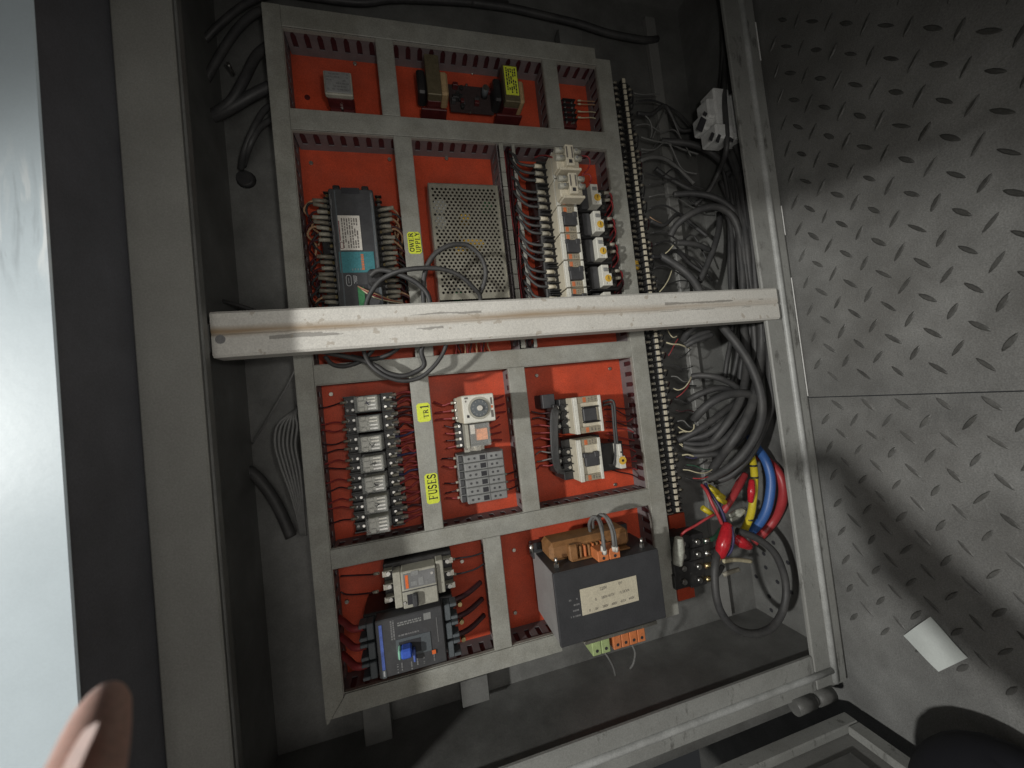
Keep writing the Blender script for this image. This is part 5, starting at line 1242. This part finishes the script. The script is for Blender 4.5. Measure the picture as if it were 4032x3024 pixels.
thin('d3', [(240, 275, .02), (300, 285, .022), (370, 282, .02), (410, 285, .016)], 'wire_grey', 'pale grey wire at the top of the terminal strip')
thin('d3', [(455, 360, .0), (420, 440, .01), (385, 520, .012), (365, 570, .01)], 'wire_grey', 'grey wire leg of crossing pair beside upper strip', .0014)
thin('d3', [(455, 360, .0), (490, 430, .006), (520, 500, .006), (545, 560, .0)], 'wire_grey', 'other grey wire leg of crossing pair, leaning right', .0014)
thin('d3', [(255, 405, .02), (310, 420, .024), (350, 465, .024), (360, 530, .018), (350, 570, .01)], 'wire_grey', 'grey wire bowing right beside the upper strip', .0014)
thin('d3', [(395, 595, .0), (370, 630, .01), (330, 660, .016), (295, 665, .02)], 'wire_grey', 'pale grey wire hook under the crossing pair')
thin('d3', [(345, 1085, .02), (400, 1120, .024), (465, 1140, .02)], 'wire_tan', 'thin tan wire right of the strip above post')
thin('d3', [(430, 1335, .02), (465, 1310, .026), (500, 1270, .03)], 'wire_pale', 'short pale wire right of the strip above post')
thin('d3', [(490, 1435, .02), (470, 1490, .024), (440, 1540, .024), (410, 1575, .02)], 'wire_pale', 'pale yellow wire curving down to the white post')

# ================================================================ thick coloured cables, tape, lower terminals
cab_('d5', [(840, 40, .02), (880, 110, .04), (945, 200, .06), (982, 310, .068), (985, 420, .07), (958, 560, .066), (905, 660, .055), (830, 735, .04)], .0084, 'thick bright blue cable arching beside the frame', 'cable_blue')
cab_('d5', [(900, 180, .02), (970, 220, .04), (1040, 295, .052), (1076, 400, .056), (1066, 520, .054), (1010, 640, .046), (930, 735, .036), (860, 800, .03)], .0084, 'thick red cable arching outside the blue cable', 'cable_red')
yo = cab_('d5', [(820, 120, .03), (848, 190, .05), (866, 290, .064), (866, 400, .07), (855, 510, .07), (838, 610, .064), (790, 720, .05)], .0066, 'yellow cable with black ties inside the blue cable', 'cable_yellow')
for x, y, w in ((858, 245, .060), (866, 330, .067), (836, 635, .062)):
    c = P('d5', x, y, w); d_ = P('d5', x + 4, y + 30, w) - c; d_.normalize()
    MB().tube([c - d_ * .0016, c + d_ * .0016], .0074, 12).build('tie', 'black', yo)
c = P('d5', 848, 350, .074); e = P('d5', 845, 430, .078); g = P('d5', 838, 510, .074)
MB().tube([c, e, g], [.0045, .0066, .0042], 9).build('red_tape', 'tape_red', yo)
cab_('d5', [(800, 310, .03), (760, 390, .04), (700, 490, .045), (640, 580, .04)], .0062, 'dull red cable slanting from fan to red tape', 'cable_red')
cab_('d5', [(770, 330, .02), (720, 430, .03), (660, 530, .03)], .0050, 'second dull red cable slanting behind the first', 'cable_red')
wire(path('d5', [(485, 385, .06), (520, 430, .075), (560, 520, .085), (600, 600, .09), (632, 670, .09)]), .0030, 'cable_red', 'red wire of twisted pair running down into the red tape')
wire(path('d5', [(510, 375, .06), (545, 440, .072), (600, 520, .082), (640, 600, .088), (660, 680, .088)]), .0028, 'wire_violet', 'blue violet wire of twisted pair beside the red one')
wire(path('d5', [(575, 600, .06), (520, 630, .06), (440, 680, .055), (360, 725, .05), (320, 775, .04)]), .0024, 'cable_red', 'red wire running left to the lower terminals')
tp_ = thing('tape_joint', 'shiny red taped cable joint above the black loop', 'tape joint', tuple(P('d5', 650, 790, .09)))
MB().tube(path('d5', [(672, 670, .09), (660, 740, .096), (640, 820, .098), (615, 900, .092)]), [.0075, .0100, .0110, .0085], 10, 4).build('tape_wrap', 'tape_red', tp_)
MB().tube(path('d5', [(720, 760, .075), (770, 800, .08), (830, 830, .076)]), [.008, .0105, .007], 10, 4).build('tape_wrap', 'tape_red', tp_)
MB().tube(path('d5', [(700, 690, .098), (715, 780, .104), (700, 860, .1), (668, 900, .094)]), .0022, 7).build('blue_strand', 'wire_violet', tp_)
cab_('d5', [(600, 860, .09), (582, 960, .1), (580, 1090, .105), (600, 1240, .108), (650, 1350, .108), (740, 1435, .106), (860, 1465, .104), (980, 1430, .102), (1060, 1330, .1), (1096, 1200, .098), (1085, 1050, .096), (1020, 890, .094), (920, 795, .09), (820, 745, .085), (740, 720, .08)], .0062, 'big black cable loop in the lower right cabinet corner', n=12)
for i, (x, y) in enumerate(((570, 420), (610, 455), (620, 490), (525, 575))):
    c = P('d5', x, y, .05); d_ = V3(.008, -.007, .002)
    tag(MB().tube([c - d_, c + d_], .0052, 8).build('wire_sleeve', 'cable_yellow', None, org=tuple(c)), 'short yellow wire sleeve between fan and red tape', 'wire sleeve', 'yellow wire sleeves')
for i, pts in enumerate(([(690, 610, .05), (740, 580, .058), (800, 560, .05)], [(700, 640, .05), (750, 610, .06), (790, 570, .056)], [(640, 940, .05), (700, 930, .06), (760, 930, .055), (840, 940, .05)], [(640, 1040, .05), (700, 1015, .055), (750, 1000, .05)])):
    wire(path('d5', pts), .0042, ('tag_white', 'tag_white', 'wire_pale', 'sleeve')[i], ('pale cloth tag behind red tape joint', 'pale cloth strip beside the first tag', 'cream taped lug under the red tape', 'pale sleeve under the cream lug')[i], None, 'tag', 'cloth_tag')
ys = [800, 890, 980, 1078]
c0 = P('d5', 420, 800, .05); c3_ = P('d5', 430, 1078, .05)
t = thing('terminal_block', 'black four way power terminal block in lower right corner', 'terminal block', tuple((c0 + c3_) / 2))
for i, y in enumerate(ys):
    for s_, x in ((0, 350 + 4 * i), (1, 455 + 6 * i)):
        c = P('d5', x, y + (14 if s_ == 0 else 0), .05)
        bk = B(c.x - .017, c.x + .017, c.y - .0125, c.y + .0125, .006, .046, b=.001).build('terminal', 'black', t)
        screw(t, (c.x, c.y), .0052, .0462, .052, 'steel', 'terminal_screw')
    c = P('d5', 500 + 4 * i, y - 6, .05)
    wire([c, c + V3(.014, .001, .002), c + V3(.03, .003, -.002), c + V3(.05, .008, -.012)], .0042, ('wire_green', 'black_soft', 'wire_tan', 'black_soft')[i], ('green lead at top of the four way block', 'black lead second on the four way block', 'tan lead third on the four way block', 'black lead lowest on the four way block')[i], None, 'lead', 'lead', n=8, ferrule=(('steel', 'steel', 'brass', 'brass')[i], .0050, .010))
c = P('d5', 318, 860, .06); tag(MB().tube([c + V3(.002, .022, .002), c, c + V3(-.006, -.024, 0)], [.007, .010, .008], 8).build('cloth_tag', 'tag_white', None, org=tuple(c)), 'crumpled pale cloth wrap at left of four way block', 'tag')
tag(B(*rect('d5', 248, 610, 372, 690, PL), PL - .006, PL, b=.0008).build('plate_tab', 'red', None, org=tuple(P('d5', 300, 650, 0))), 'small orange red tab at the end of the terminal strip', 'tab')
tag(B(*rect('d5', 305, 1120, 440, 1200, PL), PL - .006, PL, b=.0008).build('plate_tab', 'red', None, org=tuple(P('d5', 370, 1160, 0))), 'small dull red tab under the four way block', 'tab')

# ================================================================ white plugs at the upper right
def plug(label, fr, boxes, holes):
    t = thing('plug_connector', label, 'plug', tuple(P(*fr)), 'white plastic plugs')
    for nm, (x0, y0, x1, y1), w0, w1 in boxes:
        w0 += .042; w1 += .042; wm = (w0 + w1) / 2; q = (P('d3', x0, (y0 + y1) / 2, wm).x, P('d3', x1, (y0 + y1) / 2, wm).x, P('d3', (x0 + x1) / 2, y1, wm).y, P('d3', (x0 + x1) / 2, y0, wm).y); B(*q, w0, w1, b=.003).build(nm, 'whiteplug', t)
    for x, y, sx, sy, w in holes:
        w += .042; c = P('d3', x, y, w); B(c.x - sx, c.x + sx, c.y - sy, c.y + sy, w - .001, w + .0006, rot=-.5).build('opening', 'ink', t)
plug('larger stepped white plastic plug hanging above the cable bundle', ('d3', 760, 450, .03),
     [('body', (735, 290, 835, 608), .01, .046), ('shoulder', (690, 345, 760, 470), .012, .042), ('socket', (662, 440, 735, 545), .006, .036), ('foot', (728, 520, 842, 612), .012, .052)],
     [(708, 412, .0035, .0035, .0425), (795, 572, .003, .008, .0525), (752, 560, .003, .008, .0525), (685, 480, .006, .014, .0365)])
plug('smaller white plastic plug close to the frame rail', ('d3', 885, 450, .03), [('body', (848, 330, 922, 600), .015, .05), ('cap', (852, 300, 905, 345), .012, .044), ('foot', (862, 560, 930, 612), .018, .05)], [(875, 578, .006, .003, .0505)])

# ================================================================ left side wires
G1 = 'grey wires left of the plate'
thin('e2', [(762, 520, .02), (782, 600, .03), (762, 660, .03), (715, 750, .025), (655, 850, .01), (600, 940, -.01), (545, 1030, -.03)], 'wire_grey', 'single thin grey wire slanting left below the post', .0016)
for i in range(6):
    dx = i * 22
    wire(path('e2', [(790, 845 - i * 3, .01), (735 + dx * .4, 880, .02), (678 + dx, 940, .02), (668 + dx, 1040, .02), (700 + dx * .9, 1160, .02), (748 + dx * .6, 1290, .018), (785 + dx * .35, 1420, .012), (808 + dx * .25, 1530, .005)]), .0021, 'wire_grey', 'thin grey wire bowed out beside the left duct', 'bowed grey wires beside the left duct', n=6)
cab_('e2', [(290, 248, -.01), (370, 256, .01), (450, 274, .02), (530, 300, .02), (620, 330, .02), (720, 350, .02)], .0030, 'thin black cable passing behind the left end of white post')
cab_('e2', [(360, 1165, -.035), (450, 1160, -.035), (540, 1190, -.034), (630, 1290, -.034), (700, 1410, -.034), (755, 1540, -.034)], .0085, 'black tube standing for the wire bundle shadow on the back wall')  # black tube stands in for the cast shadow of the grey wires
cab_('e1', [(1000, 660, -.02), (1140, 640, -.01), (1250, 590, 0), (1370, 520, .005), (1470, 470, .005)], .008, 'dusky cable at the upper left of plate', 'cable_black')
for i, pts in enumerate(([(1500, 120, -.01), (1420, 60, 0), (1300, 150, .005), (1180, 330, 0), (1080, 520, -.01), (1000, 700, -.03)], [(1500, 230, -.01), (1400, 300, 0), (1330, 430, .01), (1250, 560, .005), (1120, 640, -.01), (990, 690, -.03)],
                         [(1510, 560, -.01), (1440, 600, .0), (1380, 700, .005), (1330, 820, -.005), (1310, 920, -.03)], [(1500, 640, -.01), (1420, 690, .0), (1360, 790, .0), (1325, 900, -.03)], [(1480, -40, -.01), (1340, 20, 0), (1200, 130, 0), (1090, 240, -.01), (1000, 290, -.03)])):
    cab_('e1', pts, (.006, .007, .0045, .0045, .005)[i], ('black cable slanting steeply in the upper left recess', 'black cable curving low through the upper left recess', 'left black cable entering the round grommet', 'right black cable entering the round grommet', 'topmost black cable crossing the upper left recess')[i])
cab_('c1', [(-200, -120, -.02), (300, -60, -.02), (900, 20, -.02), (1300, -10, -.02), (2212, 40, -.02)], .006, 'black cable running above the top duct, left part')
cab_('c2', [(-100, 20, -.02), (250, 70, -.02), (600, 150, -.02), (850, 210, -.02), (1100, 290, -.02), (1400, 345, -.02), (1520, 340, -.03)], .0065, 'black cable drooping above the top duct, right part')

# ================================================================ people: fingertip near the lens, knee on the floor
t = thing('person', 'bare fingertip close to the lens at the lower left', 'person', tuple(P('f', 200, 1600, .50)))
fd = lambda x, y, w: P('f', x, y, w)
pts = [fd(234, 1486, .500), fd(231, 1498, .502), fd(223, 1528, .506), fd(208, 1580, .512), fd(186, 1655, .520), fd(150, 1760, .530), fd(90, 1900, .545), fd(0, 2060, .565), V3(-.055, -.19, .615), V3(-.01, -.27, .69), V3(.08, -.37, .76), V3(.20, -.48, .83)]
fm = MB().tube(pts, [.0011, .0042, .0063, .0075, .0085, .0094, .0104, .0130, .036, .034, .048, .056], 24, 10).build('finger', 'skin', t)
b = MB(); nr, nc = 9, 7; vs = []
c0, c1 = fd(188, 1572, .5215), fd(126, 1700, .540); ax_ = (c1 - c0); sd = V3(.0050, .0040, .0030); up = V3(-.35, .1, .93).normalized()
for i in range(nr):
    for j in range(nc):
        s_, q_ = i / (nr - 1), (j / (nc - 1) - .5) * 2
        wd_ = math.sqrt(max(0., 1 - (1 - min(1, s_ * 3.2)) ** 2)) * .95 + .05
        vs.append(c0 + ax_ * s_ + sd * q_ * wd_ + up * (.0016 * (1 - q_ * q_) - .0008))
b.add(vs, [(i * nc + j, i * nc + j + 1, (i + 1) * nc + j + 1, (i + 1) * nc + j) for i in range(nr - 1) for j in range(nc - 1)], True)
b.build('fingernail', 'nail', t)
t = thing('person', 'dark trousered knee resting on the checker plate floor', 'person', (.70, -.5, .30))
kn = P('f', 2150, 1640, .335)
cxk = V3(.620, -.600, .375)
b = MB().tube([V3(.640, -.555, .42), V3(.632, -.550, .37), V3(.628, -.545, .335), V3(.600, -.555, .335), V3(.55, -.585, .37), V3(.46, -.64, .45), V3(.34, -.72, .58)], [.045, .066, .071, .074, .078, .085, .095], 24, 7)
ko = b.build('trouser_leg', 'denim', t)
